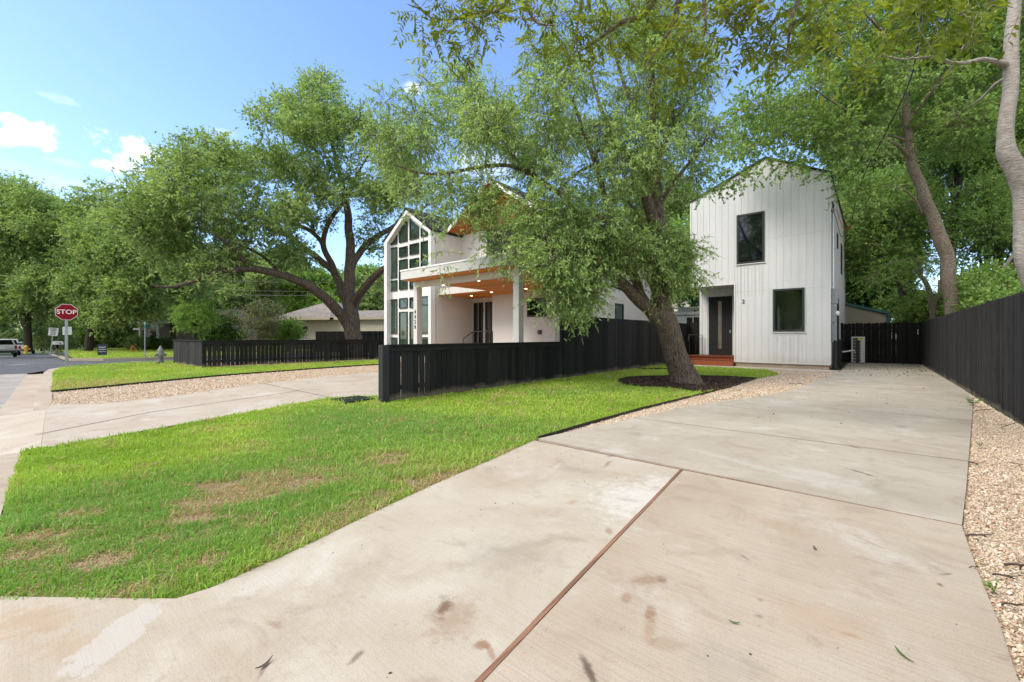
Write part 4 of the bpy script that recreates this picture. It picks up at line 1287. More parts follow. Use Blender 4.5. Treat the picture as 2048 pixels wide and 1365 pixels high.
m = MB().prism([(X0, Y2, 3.34), (X1, Y2, 3.34), (X1, Y2, zR_), (xP, Y2, zP), (X0, Y2, zL)], (0, YB - Y2, 0))
wl0 = onY(1546, 620, Y2).x + .03; wl1 = onY(1609, 620, Y2).x - .03; wlz = onY(1577.5, 577.5, Y2).z - .03; wlb = onY(1577.5, 664, Y2).z + .03
YI = Y2 + 3.6
m.box((XM, Y2, 0.17), (wl0, Y2 + .15, 3.338)); m.box((wl1, Y2, 0.17), (X1, Y2 + .15, 3.338))
m.box((wl0, Y2, 0.17), (wl1, Y2 + .15, wlb)); m.box((wl0, Y2, wlz), (wl1, Y2 + .15, 3.338))
m.box((XM, Y2 + .15, 0.17), (XM + .12, YI, 3.338)); m.box((X1 - .12, Y2 + .15, 0.17), (X1, YI, 3.338))
m.box((XM + .12, Y2 + .15, 0.17), (X1 - .12, YI, .4)); m.box((XM + .12, Y2 + .15, 3.15), (X1 - .12, YI, 3.338))
m.box((XM, YI, 0.17), (X1, YB, 3.338))
m.box((X0, YD, 0.17), (XM - .002, YB, 3.338))
m.build('wall', M_siding, H2)
def top_at(x): return zL + (x - X0) / (xP - X0) * (zP - zL) if x < xP else zP + (x - xP) / (X1 - xP) * (zR_ - zP)
WU = rect_on_Y(1473.5, 1529, 427, 527, Y2 - .002)
WL = rect_on_Y(1546, 1609, 577.5, 664, Y2 - .002)
def hole(x, w): return w[0][0] - .03 < x < w[1][0] + .03
m = MB()
x = X0 + .02
bt = 0.012
def batten(m, x, z0, z1, w_=0.018):
    m.box((x - w_ / 2, Y2 - bt, z0), (x + w_ / 2, Y2 - .001, z1))
while x < X1:
    segs = [(3.345 if x < XM else 0.2, top_at(x) - .02)]
    for w_ in (WU, WL):
        if hole(x, w_):
            ns = []
            for (a, b) in segs:
                if w_[0][2] - .05 > a: ns.append((a, w_[0][2] - .05))
                if b > w_[2][2] + .03: ns.append((w_[2][2] + .03, b))
            segs = ns
    for a, b in segs: batten(m, x, a, b)
    x += 0.2432
for w_ in (WU, WL):   # the closer battens under each window
    x = w_[0][0] + .02
    while x < w_[1][0]:
        batten(m, x, 0.2 if w_ is WL else w_[0][2] - 1.3, w_[0][2] - .05, .014); x += 0.13
x = X0 + .1
while x < XM:
    m.box((x - .01, YD - .02, .3), (x + .01, YD - .001, 3.33)); x += .2432
y = Y2 + .1
while y < YB:
    m.box((X1 + .001, y - .01, .2), (X1 + .016, y + .01, zR_)); y += .3
for xx in (X0, X1): m.box((xx - .03, Y2 - .026, (3.345 if xx == X0 else .17)), (xx + .03, Y2 - .0005, top_at(xx) - .01))
m.box((XM - .03, Y2 - .026, .17), (XM + .02, Y2 - .0005, 3.34))
m.box((X0, Y2 - .024, 3.335), (XM, Y2 - .0008, 3.375))
m.box((XM, Y2 - .03, .165), (X1 + .02, Y2 - .0012, .2))
m.build('battens', M_siding, H2)
M_pj = plain('panel_joint_grey', (.40, .41, .41), .6)  # thin grey strip along each siding panel joint
for z in (5.05, 3.02): MB().box((XM + .001, Y2 - .006, z), (X1, Y2 - .0004, z + .006)).build('panel_joint', M_pj, H2)
m = MB()
for (xa, za, xb, zb) in ((X0 - .06, zL - .02, xP, zP), (xP, zP, X1 + .06, zR_ - .02)):
    m.prism([(xa, Y2 - .06, za + .012), (xb, Y2 - .06, zb + .012), (xb, Y2 - .06, zb + .075), (xa, Y2 - .06, za + .075)], (0, YB - Y2 + .1, 0))
m.build('roof', M_roofm, H2)
M_found = concrete('foundation_concrete', (0.27, 0.215, 0.15), (0.34, 0.28, 0.21), broom=0, seed=13)
MB().box((XM + .02, Y2 + .02, 0.0), (X1 - .02, YB - .1, 0.168)).build('foundation', M_found, H2)
MB().box((X0 + .02, YD + .02, 0.0), (XM - .02, YB - .1, 0.168)).build('foundation', M_found, H2)
def clear_glass():
    m, nt, b = mk('clear_window_glass')
    tr = nt.nodes.new('ShaderNodeBsdfTransparent'); tr.inputs[0].default_value = (.82, .9, .83, 1)
    gl = nt.nodes.new('ShaderNodeBsdfGlossy'); gl.inputs['Roughness'].default_value = .02
    lw = nt.nodes.new('ShaderNodeLayerWeight'); lw.inputs[0].default_value = .35
    ms = nt.nodes.new('ShaderNodeMixShader')
    nt.links.new(mth(nt, 'ADD', lw.outputs['Fresnel'], .12), ms.inputs[0]); nt.links.new(tr.outputs[0], ms.inputs[1]); nt.links.new(gl.outputs[0], ms.inputs[2])
    nt.links.new(ms.outputs[0], nt.nodes['Material Output'].inputs['Surface'])
    return m
M_clear = clear_glass()
MB().box((-3.1, Y2 + 1.6, .4), (-3.02, Y2 + 2.5, 2.45)).build('interior_door', M_trim, H2)
for w_ in (WU, WL):
    q = [Vector(p_) for p_ in w_]
    ww = window(H2, q, None, (0, -1, 0), fw_=0.07, dep=0.04, glassm=M_glassd if w_ is WU else M_clear)
    MB().box((q[0].x - .04, Y2 - .05, q[0].z - .035), (q[1].x + .04, Y2 - .003, q[0].z - .004)).build('sill', M_siding, ww)
for (ya, yb, za, zb) in ((20.0, 20.7, 5.0, 6.3), (22.6, 23.2, 5.0, 5.6), (25.3, 26.2, 4.2, 5.6), (22.8, 23.6, 0.9, 2.9)):
    window(H2, [(X1 + .002, ya, za), (X1 + .002, yb, za), (X1 + .002, yb, zb), (X1 + .002, ya, zb)], None, (1, 0, 0), dep=0.04, glassm=M_glassd)
# door
xd0, xd1 = onY(1418, 600, YD).x, onY(1464, 600, YD).x
D2 = MB().box((xd0, YD - .05, .36), (xd1, YD - .003, 2.98)).build('door', plain('black_door_paint', (.006, .006, .0065), .75), H2)
MB().box((xd0 + (xd1 - xd0) * .42, YD - .058, .68), (xd0 + (xd1 - xd0) * .57, YD - .052, 2.78)).build('pane', glass('ribbed_door_glass', (.17, .15, .11), .35), D2)
MB().lathe((xd1 - .06, YD - .09, 1.42), ((.03, 0), (.035, .02), (.02, .05)), 10, 'Y').box((xd1 - .085, YD - .075, 1.36), (xd1 - .035, YD - .052, 1.5)).build('handle', plain('steel_lock', (.6, .6, .58), .3, metal=1), D2)
text_obj('house_number', '2', 0.22, M_number, H2, (onY(1487, 604, Y2).x, Y2 - .012, onY(1487, 604, Y2).z), FACE_NEG_Y, 0.006, bold=0.002)
M_deck = planks('red_stained_deck', (0.24, 0.07, 0.032), (0, 0, 1), 0.19, 0.55)
m = MB().box((X0 - .2, 19.25, 0.19), (XM - .03, YD - .052, .355)).box((X0 - .2, 19.2, .355), (XM - .035, YD - .054, .39))
m.box((X0 - .15, 18.98, 0.004), (XM - .03, 19.24, .185))
m.build('deck_step', M_deck, H2)
m = MB()
rx = X0 - .12
for yy in (19.35, 20.2): m.tube([(rx, yy, .36), (rx, yy, 1.28)], .018, 6)
m.tube([(rx, 19.2, 1.0), (rx, 19.35, 1.28), (rx, 20.2, 1.28)], .018, 6)
m.tube([(rx + .28, 20.25, .36), (rx + .28, 20.25, 1.28), (rx, 20.25, 1.28)], .018, 6)
m.build('handrail', M_black, H2)
# electrical service on the right wall
M_grey = plain('grey_electrical_box', (.2, .23, .24), .5, .08)
M_steel = plain('galvanised_conduit', (.5, .52, .53), .35, .1, metal=.6)
ex = X1 + .02
MB().tube([(ex + .06, 19.38, 2.8), (ex + .06, 19.38, 5.75)], .03, 10).tube([(ex + .04, 19.62, 2.8), (ex + .04, 19.62, 5.6)], .022, 8).build('conduit', M_steel, H2)
MB().lathe((ex + .06, 19.38, 5.72), ((.04, 0), (.06, .05), (.05, .14), (.015, .17)), 10).build('weatherhead', M_grey, H2)
MB().box((ex, 19.32, 2.4), (ex + .2, 19.62, 2.95)).build('breaker_box', M_grey, H2, bevel=.008)
mt = MB().box((ex, 19.32, 1.72), (ex + .14, 19.6, 2.33)).build('meter_box', M_grey, H2, bevel=.008)
MB().lathe((ex + .14, 19.46, 2.05), ((.09, 0), (.09, .08), (.06, .1)), 14, 'X').build('meter_glass', plain('meter_dome', (.6, .62, .62), .2), mt)
MB().box((ex, 19.34, 1.0), (ex + .12, 19.58, 1.68)).build('disconnect_box', M_grey, H2, bevel=.008)
MB().tube([(ex + .06, 19.4, 0.05), (ex + .06, 19.4, 1.0)], .03, 8).tube([(ex + .06, 19.5, 1.66), (ex + .06, 19.5, 1.74)], .025, 8).build('conduit', M_black, H2)
mw = MB()
wh = Vector((ex + .06, 19.36, 5.78))
end = P(1703, 450, 15.1)
mw.tube(smooth_line([wh, wh + Vector((.12, -.1, -.05)), (wh + end) / 2 + Vector((.05, 0, -.42)), end], [.012] * 4, .06)[0], .011, 6)
mw.build('service_wire', plain('orange_wire', (.45, .09, .02), .5), H2)
mw = MB().tube(smooth_line([wh, wh + Vector((.1, -.15, -.35)), (wh + end) / 2 + Vector((0, -.05, -.7)), end], [.01] * 4, .06)[0], .009, 6)
mw.build('service_wire', M_black, H2)
# overhead cable from the house up to the street
p0 = end
pts = [P(1703, 450, 15.1), P(1712, 400, 14.4), P(1735, 335, 13.2), P(1772, 265, 11.5), P(1815, 175, 9.6), P(1836, 95, 8.0), P(1845, 10, 6.8), P(1850, -120, 5.6), P(1860, -400, 4.4)]
pp, rr_ = smooth_line(pts, [.014] * len(pts), .3)
cab = MB().tube(pp, .014, 6); pp2 = pp + np.array([.0, .0, .03]) * np.sin(np.linspace(0, 40, len(pp)))[:, None]; cab.tube(pp2, .008, 5)
tag(cab.build('overhead_cable', M_black), 'twisted black service cable running from the small house up through the trees', 'cable')

# protective posts beside the meter
for (u, v, lab, hh) in ((1672, 741, 'nearer of two black pipe posts guarding the electric meter of the small house', 1.08), (1679.5, 736, 'farther of two black pipe posts guarding the electric meter of the small house', 1.1)):
    p = G(u, v)
    b_ = thing('bollard', lab, 'bollard', (p.x, p.y, 0), 'black posts by the electric meter')
    MB().lathe((p.x, p.y, 0), ((.075, 0), (.075, hh - .03), (.06, hh), (.01, hh + .01)), 14).build('pipe', plain('black_pipe_paint', (.012, .012, .014), .35), b_, smooth=False)
    MB().lathe((p.x, p.y, 0), ((.11, 0), (.11, .012)), 14).build('base_plate', M_black, b_)
# air conditioner
p = G(1716, 727)
ac = thing('air_conditioner', 'slim white outdoor air conditioner unit with grille by the back fence', 'air conditioner', (p.x, p.y, 0))
M_acw = plain('ac_white', (.62, .62, .6), .5, .04)
ax0, ax1, ay0, ay1 = p.x - .24, p.x + .24, p.y, p.y + .9
MB().box((ax0, ay0 + .01, .03), (ax1, ay1, 1.2)).build('casing', M_acw, ac, bevel=.01)
MB().box((ax0 + .06, ay0 + .002, .06), (ax1 - .15, ay0 + .0098, 1.15)).build('coil', plain('ac_coil_dark', (.05, .06, .06), .5), ac)
m = MB()
for k in range(9): m.box((ax0 + .04, ay0 - .012, .06 + k * .135), (ax1 - .14, ay0 + .0015, .075 + k * .135))
for xx in (ax0 + .04, ax1 - .15): m.box((xx, ay0 - .014, .05), (xx + .015, ay0 + .001, 1.17))
m.build('grille', M_acw, ac)
MB().box((ax0 + .17, ay0 - .03, .03), (ax0 + .28, ay0 - .0145, 1.02)).build('pipe_cover', M_black, ac)
MB().box((ax0 + .24, ay0 - .036, 1.04), (ax1 - .1, ay0 - .0146, 1.15)).build('energy_label', plain('yellow_sticker', (.75, .6, .03), .5), ac)
tg = MB().tube(smooth_line([(X1 + .03, 22.5, .55), (X1 + .3, 22.6, .58), (X1 + .55, 23, .62), (X1 + .6, 23.4, .5)], [.025] * 4, .1)[0], .03, 7)
tag(tg.build('insulated_pipe', plain('white_pipe_wrap', (.6, .6, .6), .5)), 'short white wrapped pipe sticking out of the small house wall', 'pipe')

# ================================================================== STREET THINGS
M_galv = plain('galvanised_post', (.33, .35, .36), .5, .15, 8, metal=.3)
M_red = plain('stop_red', (.24, .006, .012), .6, .12, 5, spec=.15)
M_white = plain('sign_white', (.72, .72, .70), .5, .06)
M_txt = plain('sign_black', (.02, .02, .02), .5)
def ngon(cx_, cy_, r, n, rot): return [(cx_ + r * math.cos(rot + 2 * math.pi * i / n), cy_ + r * math.sin(rot + 2 * math.pi * i / n)) for i in range(n)]
b = G(133, 735)
S = thing('stop_sign', 'red octagonal stop sign on a grey post at the lawn corner', 'road sign', (b.x, b.y, 0))
MB().box((b.x - .03, b.y - .03, -.05), (b.x + .03, b.y + .03, 1.95)).box((b.x - .034, b.y - .045, -.05), (b.x - .028, b.y + .045, 2.45)).build('post', M_galv, S)
zc = 2.17
pl_ = MB().prism([(b.x + .035, y, z) for y, z in ngon(b.y, zc, .335, 8, math.pi / 8)], (.004, 0, 0)).build('sign_border', M_white, S)
MB().prism([(b.x + .040, y, z) for y, z in ngon(b.y, zc, .318, 8, math.pi / 8)], (.002, 0, 0)).build('sign_face', M_red, S)
text_obj('sign_lettering', 'STOP', .235, M_white, S, (b.x + .045, b.y, zc), FACE_POS_X, .001, bold=.004, sx=.98)
def plate_sign(name, label, u, v, vt, w_, h_, lines, tilt, cat='road sign', faced=True):
    b = G(u, v); d = b.x
    dep = F_PX * CAMH / (v - HOR)
    zc = CAMH - (vt - HOR) * dep / F_PX
    s = thing(name, label, cat, (b.x, b.y, 0))
    MB().tube([(b.x, b.y, -.1), (b.x, b.y + tilt * (zc + h_ / 2), zc + h_ * .45)], .022, 7).build('post', M_galv, s)
    cy_ = b.y + tilt * zc
    ang = math.atan(-tilt)
    def rot(y, z): return (cy_ + y * math.cos(ang) - z * math.sin(ang), zc + y * math.sin(ang) + z * math.cos(ang))
    pts = [rot(-w_ / 2, -h_ / 2), rot(w_ / 2, -h_ / 2), rot(w_ / 2, h_ / 2), rot(-w_ / 2, h_ / 2)]
    MB().prism([(b.x + .03, y, z) for y, z in pts], (.004, 0, 0)).build('sign_plate', M_white, s)
    for body, size, zo in lines:
        y, z = rot(0, zo)
        q = Matrix.Rotation(ang, 3, 'X').to_quaternion() @ FACE_POS_X
        text_obj('sign_lettering', body, size, M_txt, s, (b.x + .037, y, z), q, .001, bold=.004)
    return s
plate_sign('speed_limit_sign', 'small white speed limit 25 sign leaning on a thin post across the cross street', 100, 708.5, 664, .46, .54, [('SPEED', .12, .18), ('LIMIT', .12, .065), ('25', .27, -.125)], .10)
plate_sign('blank_sign', 'blank pale square sign plate on a thin post behind the stop sign', 136, 720, 662, .34, .42, [], -.02)
# mailbox
b = G(115, 707)
mbx = thing('mailbox', 'white rural mailbox on a short wooden post beside the speed limit sign', 'mailbox', (b.x, b.y, 0))
M_wood = plain('weathered_wood', (.16, .12, .085), .85, .25, 9)
MB().box((b.x - .05, b.y - .06, 0), (b.x + .05, b.y + .06, .62)).prism([(b.x - .05, b.y - .06, .35), (b.x - .05, b.y - .2, .6), (b.x - .05, b.y - .2, .62), (b.x - .05, b.y + .2, .62), (b.x - .05, b.y + .2, .6), (b.x - .05, b.y + .06, .35)], (.1, 0, 0)).build('post', M_wood, mbx)
prof_ = [(-.28, .63), (.28, .63), (.28, .8), (.24, .86), (-.24, .86), (-.28, .8)]
bx_ = MB().prism([(b.x - .1, b.y + y, z) for y, z in prof_], (.24, 0, 0)).build('box', M_white, mbx)
MB().box((b.x + .142, b.y - .05, .72), (b.x + .15, b.y + .03, .78)).build('flag', plain('mailbox_flag_red', (.4, .03, .02), .5), bx_)
MB().box((b.x + .1405, b.y + .08, .68), (b.x + .145, b.y + .2, .76)).build('sticker', M_txt, bx_)
# yard sign
b = G(204.5, 713)
ys = thing('yard_sign', 'navy blue folding yard sign with white lettering on the far lawn', 'yard sign', (b.x, b.y, 0))
M_navy = plain('navy_sign', (.012, .025, .065), .4, .1)
for sg in (1, -1):
    MB().prism([(b.x + sg * .16, b.y - .2, 0), (b.x + sg * .16, b.y + .2, 0), (b.x + sg * .02, b.y + .2, .74), (b.x + sg * .02, b.y - .2, .74)], (-sg * .015, 0, 0)).build('panel', M_navy, ys)
qx = FACE_POS_X
tl_ = math.atan(.14 / .74)
qx = Matrix.Rotation(-tl_, 3, 'Y').to_quaternion() @ FACE_POS_X
for body, size, z in (('Kuper', .13, .56), ("Sotheby's", .085, .42), ('INTERNATIONAL', .045, .28)):
    text_obj('sign_lettering', body, size, M_white, ys, (b.x + .163 - .14 * z / .74, b.y, z), qx, .001, bold=.002)
# street-name post
b = G(290, 715.5)
sp = thing('street_name_post', 'thin grey pole with a green street name blade at the far kerb', 'road sign', (b.x, b.y, 0))
dep = F_PX * CAMH / 42.5
ht = (715.5 - 648) * dep / F_PX
MB().tube([(b.x, b.y, -.1), (b.x, b.y, ht + .12)], .025, 8).build('pole', M_galv, sp)
M_green = plain('street_sign_green', (.01, .13, .075), .45, .08)
MB().box((b.x - .012, b.y - .05, ht - .26), (b.x + .012, b.y + .26, ht - .1)).build('blade', M_green, sp)
MB().box((b.x - .22, b.y - .012, ht - .06), (b.x + .3, b.y + .012, ht + .1)).build('blade', M_green, sp)
# hydrant
b = G(321, 728)
hy = thing('fire_hydrant', 'weathered silver fire hydrant on the corner lawn beside the far low fence', 'hydrant', (b.x, b.y, 0))
M_hyd = plain('hydrant_silver', (.2, .2, .195), .5, .25, 14, metal=.2)
dep = F_PX * CAMH / 55
k_ = (728 - 692) * dep / F_PX / .9
MB().lathe((b.x, b.y, 0), [(r * k_, z * k_) for r, z in ((.15, .06), (.17, .06), (.17, .11), (.12, .11), (.115, .5), (.15, .51), (.15, .56), (.125, .57), (.12, .68), (.09, .77), (.04, .82), (.035, .88), (.02, .9))], 16).build('barrel', M_hyd, hy, smooth=False)
MB().lathe((b.x, b.y, -.03), [(r * k_, z * k_) for r, z in ((.155, 0), (.155, .09))], 16).build('base_flange', plain('hydrant_base_black', (.02, .02, .02), .6), hy)
MB().lathe((b.x, b.y, .44 * k_), [(.085 * k_, .08 * k_), (.085 * k_, .2 * k_), (.1 * k_, .2 * k_), (.1 * k_, .25 * k_), (.03 * k_, .27 * k_)], 12, 'X').build('nozzle', M_hyd, hy)
for sg in (1, -1):
    MB().lathe((b.x, b.y, .44 * k_), [(.055 * k_, sg * .08 * k_), (.055 * k_, sg * .18 * k_), (.07 * k_, sg * .18 * k_), (.07 * k_, sg * .23 * k_), (.02 * k_, sg * .25 * k_)], 10, 'Y').build('nozzle', M_hyd, hy)
# orange survey stand
b = G(265, 706)
og = thing('orange_stand', 'small orange folding stand on the far lawn left of the street name post', 'stand', (b.x, b.y, 0))
M_or = plain('orange_plastic', (.6, .16, .04), .5)
d_ = Vector((0.15, 1, 0)).normalized()
for k in range(2):
    MB().obox((b.x, b.y + (-.06 if k == 0 else .16), .3), (.02, 0, 0), (0, .03, 0), (0, (.03 if k == 0 else -.2), .3)).build('leg', M_or, og)
b = G(52, 708)
yl = thing('yellow_hydrant', 'faded yellow hydrant stub beside the leaning trunk at the far left', 'hydrant', (b.x, b.y, slope_z(b.x)))
MB().lathe((b.x, b.y, 0), ((.12, 0), (.12, .06), (.09, .08), (.09, .42), (.12, .43), (.1, .52), (.02, .6)), 12).lathe((b.x, b.y, .32), ((.05, -.2), (.05, .2)), 8, 'Y').build('barrel', plain('yellow_paint', (.5, .3, .04), .6), yl)
# lids in the lawns
M_lid = plain('green_black_lid', (.02, .03, .022), .7, .3, 20)
p = G(706, 802)
gr = thing('drain_grate', 'black mesh drain cover at the lawn edge left of the near low fence', 'drain cover', (p.x, p.y, 0))
m = MB()
for k in range(9):
    o_ = -.28 + k * .07
    h_ = .28
    m.box((p.x + o_ - .012, p.y - h_, 0), (p.x + o_ + .012, p.y + h_, .045)); m.box((p.x - h_, p.y + o_ - .012, .0), (p.x + h_, p.y + o_ + .012, .0435))
m.build('grid', M_lid, gr)
MB().box((p.x - .3, p.y - .3, -.02), (p.x + .3, p.y + .3, .02)).build('tray', M_fback, gr)
p = G(273, 725.5)
tag(MB().lathe((p.x, p.y, -.02), ((.22, 0), (.22, .06), (.18, .075), (.02, .08)), 18).build('valve_cover', plain('grey_lid', (.2, .2, .19), .7)), 'round grey valve cover in the corner lawn near the silver hydrant', 'valve cover')
# ------------------------------------------------------------------ cars
def suv(name, label, loc, rz, body, roofz=1.72, L=4.7, W=1.9, pickup=False, group=None, cat='car'):
    r = thing(name, label, cat, loc, group, rz)
    mb_ = plain(name + '_paint', body, .3, .04, 2, spec=.6)
    if pickup: prof_ = [(-L / 2, .45), (L / 2, .45), (L / 2, .95), (L / 2 - .15, 1.08), (L * .2, 1.12), (-L * .22, 1.12), (-L / 2, 1.08)]
    else: prof_ = [(-L / 2, .42), (L / 2 - .05, .42), (L / 2, .7), (L / 2 - .1, .98), (L * .22, 1.1), (-L / 2 + .03, 1.12), (-L / 2 - .03, .8)]
    MB().prism([(x, -W / 2, z) for x, z in prof_], (0, W, 0)).build('body', mb_, r, local=True, bevel=.06)
    cab = [(-L * .06 if pickup else -L / 2 + .06, 1.1), (L * .22, 1.1), (L * .08, roofz), ((-L * .04) if pickup else (-L / 2 + .3), roofz + .01)]
    c_ = MB()
    b0 = [(cab[0][0], -W / 2 + .04), (cab[1][0], -W / 2 + .04), (cab[1][0], W / 2 - .04), (cab[0][0], W / 2 - .04)]
    b1 = [(cab[3][0], -W / 2 + .2), (cab[2][0], -W / 2 + .2), (cab[2][0], W / 2 - .2), (cab[3][0], W / 2 - .2)]
    c_.add([(x, y, 1.09) for x, y in b0] + [(x, y, roofz) for x, y in b1], [(0, 3, 2, 1), (4, 5, 6, 7), (0, 1, 5, 4), (1, 2, 6, 5), (2, 3, 7, 6), (3, 0, 4, 7)])
    c_.build('cabin', mb_, r, local=True, bevel=.05)
    def lerp(a, b, t): return tuple(a[i] + (b[i] - a[i]) * t for i in range(3))
    B0 = [(x, y, 1.09) for x, y in b0]; B1 = [(x, y, roofz) for x, y in b1]
    for (i, j) in ((3, 0), (1, 2), (0, 1), (2, 3)):
        q = [lerp(lerp(B0[i], B1[i], .14), lerp(B0[j], B1[j], .14), t) for t in (.07, .93)] + [lerp(lerp(B0[i], B1[i], .86), lerp(B0[j], B1[j], .86), t) for t in (.9, .1)]
        q = [Vector(p_) for p_ in q]
        n = (q[1] - q[0]).cross(q[3] - q[0]).normalized()
        MB().prism([p_ + n * .002 for p_ in q], n * .012).build('window', M_glassd, r, local=True)
    M_tyre = plain('tyre_rubber', (.015, .015, .015), .8); M_rim = plain('wheel_rim', (.35, .35, .36), .35, metal=.5)
    for sx in (-L * .31, L * .31):
        for sy in (-1, 1):
            t = MB().lathe((sx, sy * (W / 2 - .1), .36), [(.22, -.11), (.34, -.12), (.36, -.06), (.36, .06), (.34, .12), (.22, .11)], 18, 'Y').build('wheel', M_tyre, r, local=True)
            MB().lathe((sx, sy * (W / 2 - .1), .36), [(.05, sy * .128), (.2, sy * .12), (.22, sy * .1), (.22, -sy * .05)], 14, 'Y').build('rim', M_rim, t, local=True)
    MB().box((-L / 2 - .07, -W / 2 + .05, .4), (-L / 2 + .05, W / 2 - .05, .62)).build('bumper', plain('bumper_black', (.025, .025, .027), .5), r, local=True)
    MB().box((L / 2 - .05, -W / 2 + .05, .4), (L / 2 + .07, W / 2 - .05, .62)).build('bumper', plain('bumper_black', (.025, .025, .027), .5), r, local=True)
    for sy in (-1, 1):
        MB().box((-L / 2 - .045, sy * (W / 2 - .06) - .09, .75), (-L / 2 + .08, sy * (W / 2 - .06) + .075, 1.06)).build('taillight', plain('tail_red', (.25, .01, .01), .25), r, local=True)
        MB().box((L / 2 - .1, sy * (W / 2 - .22) - .16, .74), (L / 2 + .01, sy * (W / 2 - .22) + .16, .9)).build('headlight', plain('headlamp_glass', (.6, .6, .6), .15), r, local=True)
        MB().box((L * .2, sy * (W / 2 + .09) - .1, 1.1), (L * .2 + .1, sy * (W / 2 + .09) + .08, 1.24)).build('mirror', M_black, r, local=True)
    MB().box((-L / 2 - .062, -.26, .78), (-L / 2 - .02, .26, .9)).build('number_plate', M_white, r, local=True)
    return r
def park(u, v, dep, **k):
    p = P(u, v, dep); return (p.x, p.y, p.z)
suv('silver_suv', 'silver car parked at the far left edge with its rear to the camera', park(2, 714, 40), R(180), (.5, .49, .46), roofz=1.65, group='cars parked along the far street')
suv('grey_pickup', 'pale grey pickup seen end-on behind the silver car at the far left', park(14, 711, 47), R(180), (.55, .54, .52), roofz=1.8, L=5.3, group='cars parked along the far street')
suv('blue_car', 'pale blue car parked next to the leaning trunk at the far left', park(46, 708, 54), R(180), (.45, .5, .55), roofz=1.5, L=4.5, group='cars parked along the far street')
p = P(201, 700, 52); p.z = 0
suv('white_car', 'white car with dark windows parked behind the navy yard sign', (p.x, p.y, 0), R(172), (.62, .63, .65), roofz=1.6, L=4.6)

# ================================================================== NEIGHBOURS
M_shingle = speckle('grey_shingle', ((0.0, (.13, .115, .105)), (.6, (.2, .18, .165)), (1.0, (.27, .24, .215))), 9, bmp=.3, big=((.32, .27, .2), .35))
M_beige = plain('beige_siding', (.46, .44, .36), .7, .06)
# low hipped house across the way, seen over the far fence
NB = thing('bungalow', 'low beige bungalow with grey hipped roof behind the far low fence', 'house', tuple(P(660, 700, 38)))
def at(u, v, d): return P(u, v, d)
a0, a1 = P(545, 700, 40), P(800, 700, 36)
ax = (a1 - a0); ax.z = 0; Lh = ax.length; ax.normalize(); an = Vector((-ax.y, ax.x, 0))
def hw(t, s, z): return a0 + ax * t + an * s + Vector((0, 0, z - a0.z))
ze = 2.75
def hb(m, t0, t1, s0, s1, z0, z1):
    c = hw((t0 + t1) / 2, (s0 + s1) / 2, (z0 + z1) / 2)
    m.obox(c, ax * (t1 - t0) / 2, an * (s1 - s0) / 2, (0, 0, (z1 - z0) / 2))
m = MB(); hb(m, .4, Lh + 3, .6, 9, 0, ze); m.build('wall', M_beige, NB)
def hip(m, t0, t1, s0, s1, z0, z1, ins):
    p_ = [hw(t0, s0, z0), hw(t1, s0, z0), hw(t1, s1, z0), hw(t0, s1, z0), hw(t0 + ins, (s0 + s1) / 2, z1), hw(t1 - ins, (s0 + s1) / 2, z1)]
    m.add(p_, [(0, 1, 5, 4), (1, 2, 5), (2, 3, 4, 5), (3, 0, 4), (3, 2, 1, 0)])
m = MB(); hip(m, -.2, 6.6, -.2, 8.5, ze + .14, 4.75, 3.0); hip(m, 4.0, Lh + 4, .3, 8.2, ze + .14, 3.75, 2.5); m.build('roof', M_shingle, NB)
m = MB(); hb(m, -.25, 6.65, -.25, -.2, ze - .06, ze + .15); hb(m, 6.65, Lh + 4, .24, .298, ze - .06, ze + .15); m.build('gutter', plain('tan_gutter', (.42, .36, .27), .6), NB)
for (t0, t1) in ((2.0, 3.6),):
    w_ = [hw(t0, .595, .9), hw(t1, .595, .9), hw(t1, .595, 2.2), hw(t0, .595, 2.2)]
    window(NB, w_, None, -an, mat=plain('white_window_frame', (.6, .6, .58), .5), glassm=M_glass)
m = MB(); hb(m, 1.0, 5.0, .55, .597, 0, .85); m.build('brick_skirt', plain('brown_brick', (.16, .08, .055), .85, .3, 12), NB)
bf = P(632, 700, 33); bf2 = P(775, 700, 30)
f = thing('back_fence', 'black picket fence in front of the beige bungalow behind the big elm', 'fence', (bf.x, bf.y, 0))
fence(f, (bf.x, bf.y), (bf2.x, bf2.y), 1.6, M_fback, bw=.16, gap=.02, side=-1, seed=12, ear=.03)
# house with white porch posts on the far side
p = G(285, 697.5)
WH = thing('porch_house', 'pale house with white porch posts behind the street name post', 'house', (p.x, p.y, 0))
dp_ = F_PX * CAMH / 24.5
dirx = Vector((CA, SA, 0)); diry = Vector((-SA, CA, 0))
def wb(m, u0, u1, dy0, dy1, z0, z1):
    c = p + dirx * ((u0 + u1) / 2 - 285) * dp_ / F_PX + diry * (dy0 + dy1) / 2
    m.obox((c.x, c.y, (z0 + z1) / 2), dirx * (u1 - u0) / 2 * dp_ / F_PX, diry * (dy1 - dy0) / 2, (0, 0, (z1 - z0) / 2))
m = MB(); wb(m, 262, 420, 2.0, 8, 0, 2.9); m.build('wall', plain('grey_house_wall', (.16, .15, .15), .8), WH)
m = MB(); wb(m, 274, 345, -.4, 8.4, 2.5, 2.75); wb(m, 266, 282, 0, 2.0, 1.85, 2.05); m.build('porch_roof', M_white, WH)
m = MB(); wb(m, 262, 430, 1.5, 9, 2.92, 3.3); wb(m, 300, 430, 3, 7, 3.3, 4.1); m.build('roof', M_shingle, WH)
for u0 in (281, 293, 316): m = MB(); wb(m, u0, u0 + 2.2, -.2, 0, 0, 2.5); m.build('porch_post', M_white, WH)
m = MB(); wb(m, 268, 279, 1.9, 1.99, .4, 1.7); m.build('window', M_glassd, WH)
q0, q1 = G(216, 695.5), G(263, 695.5)
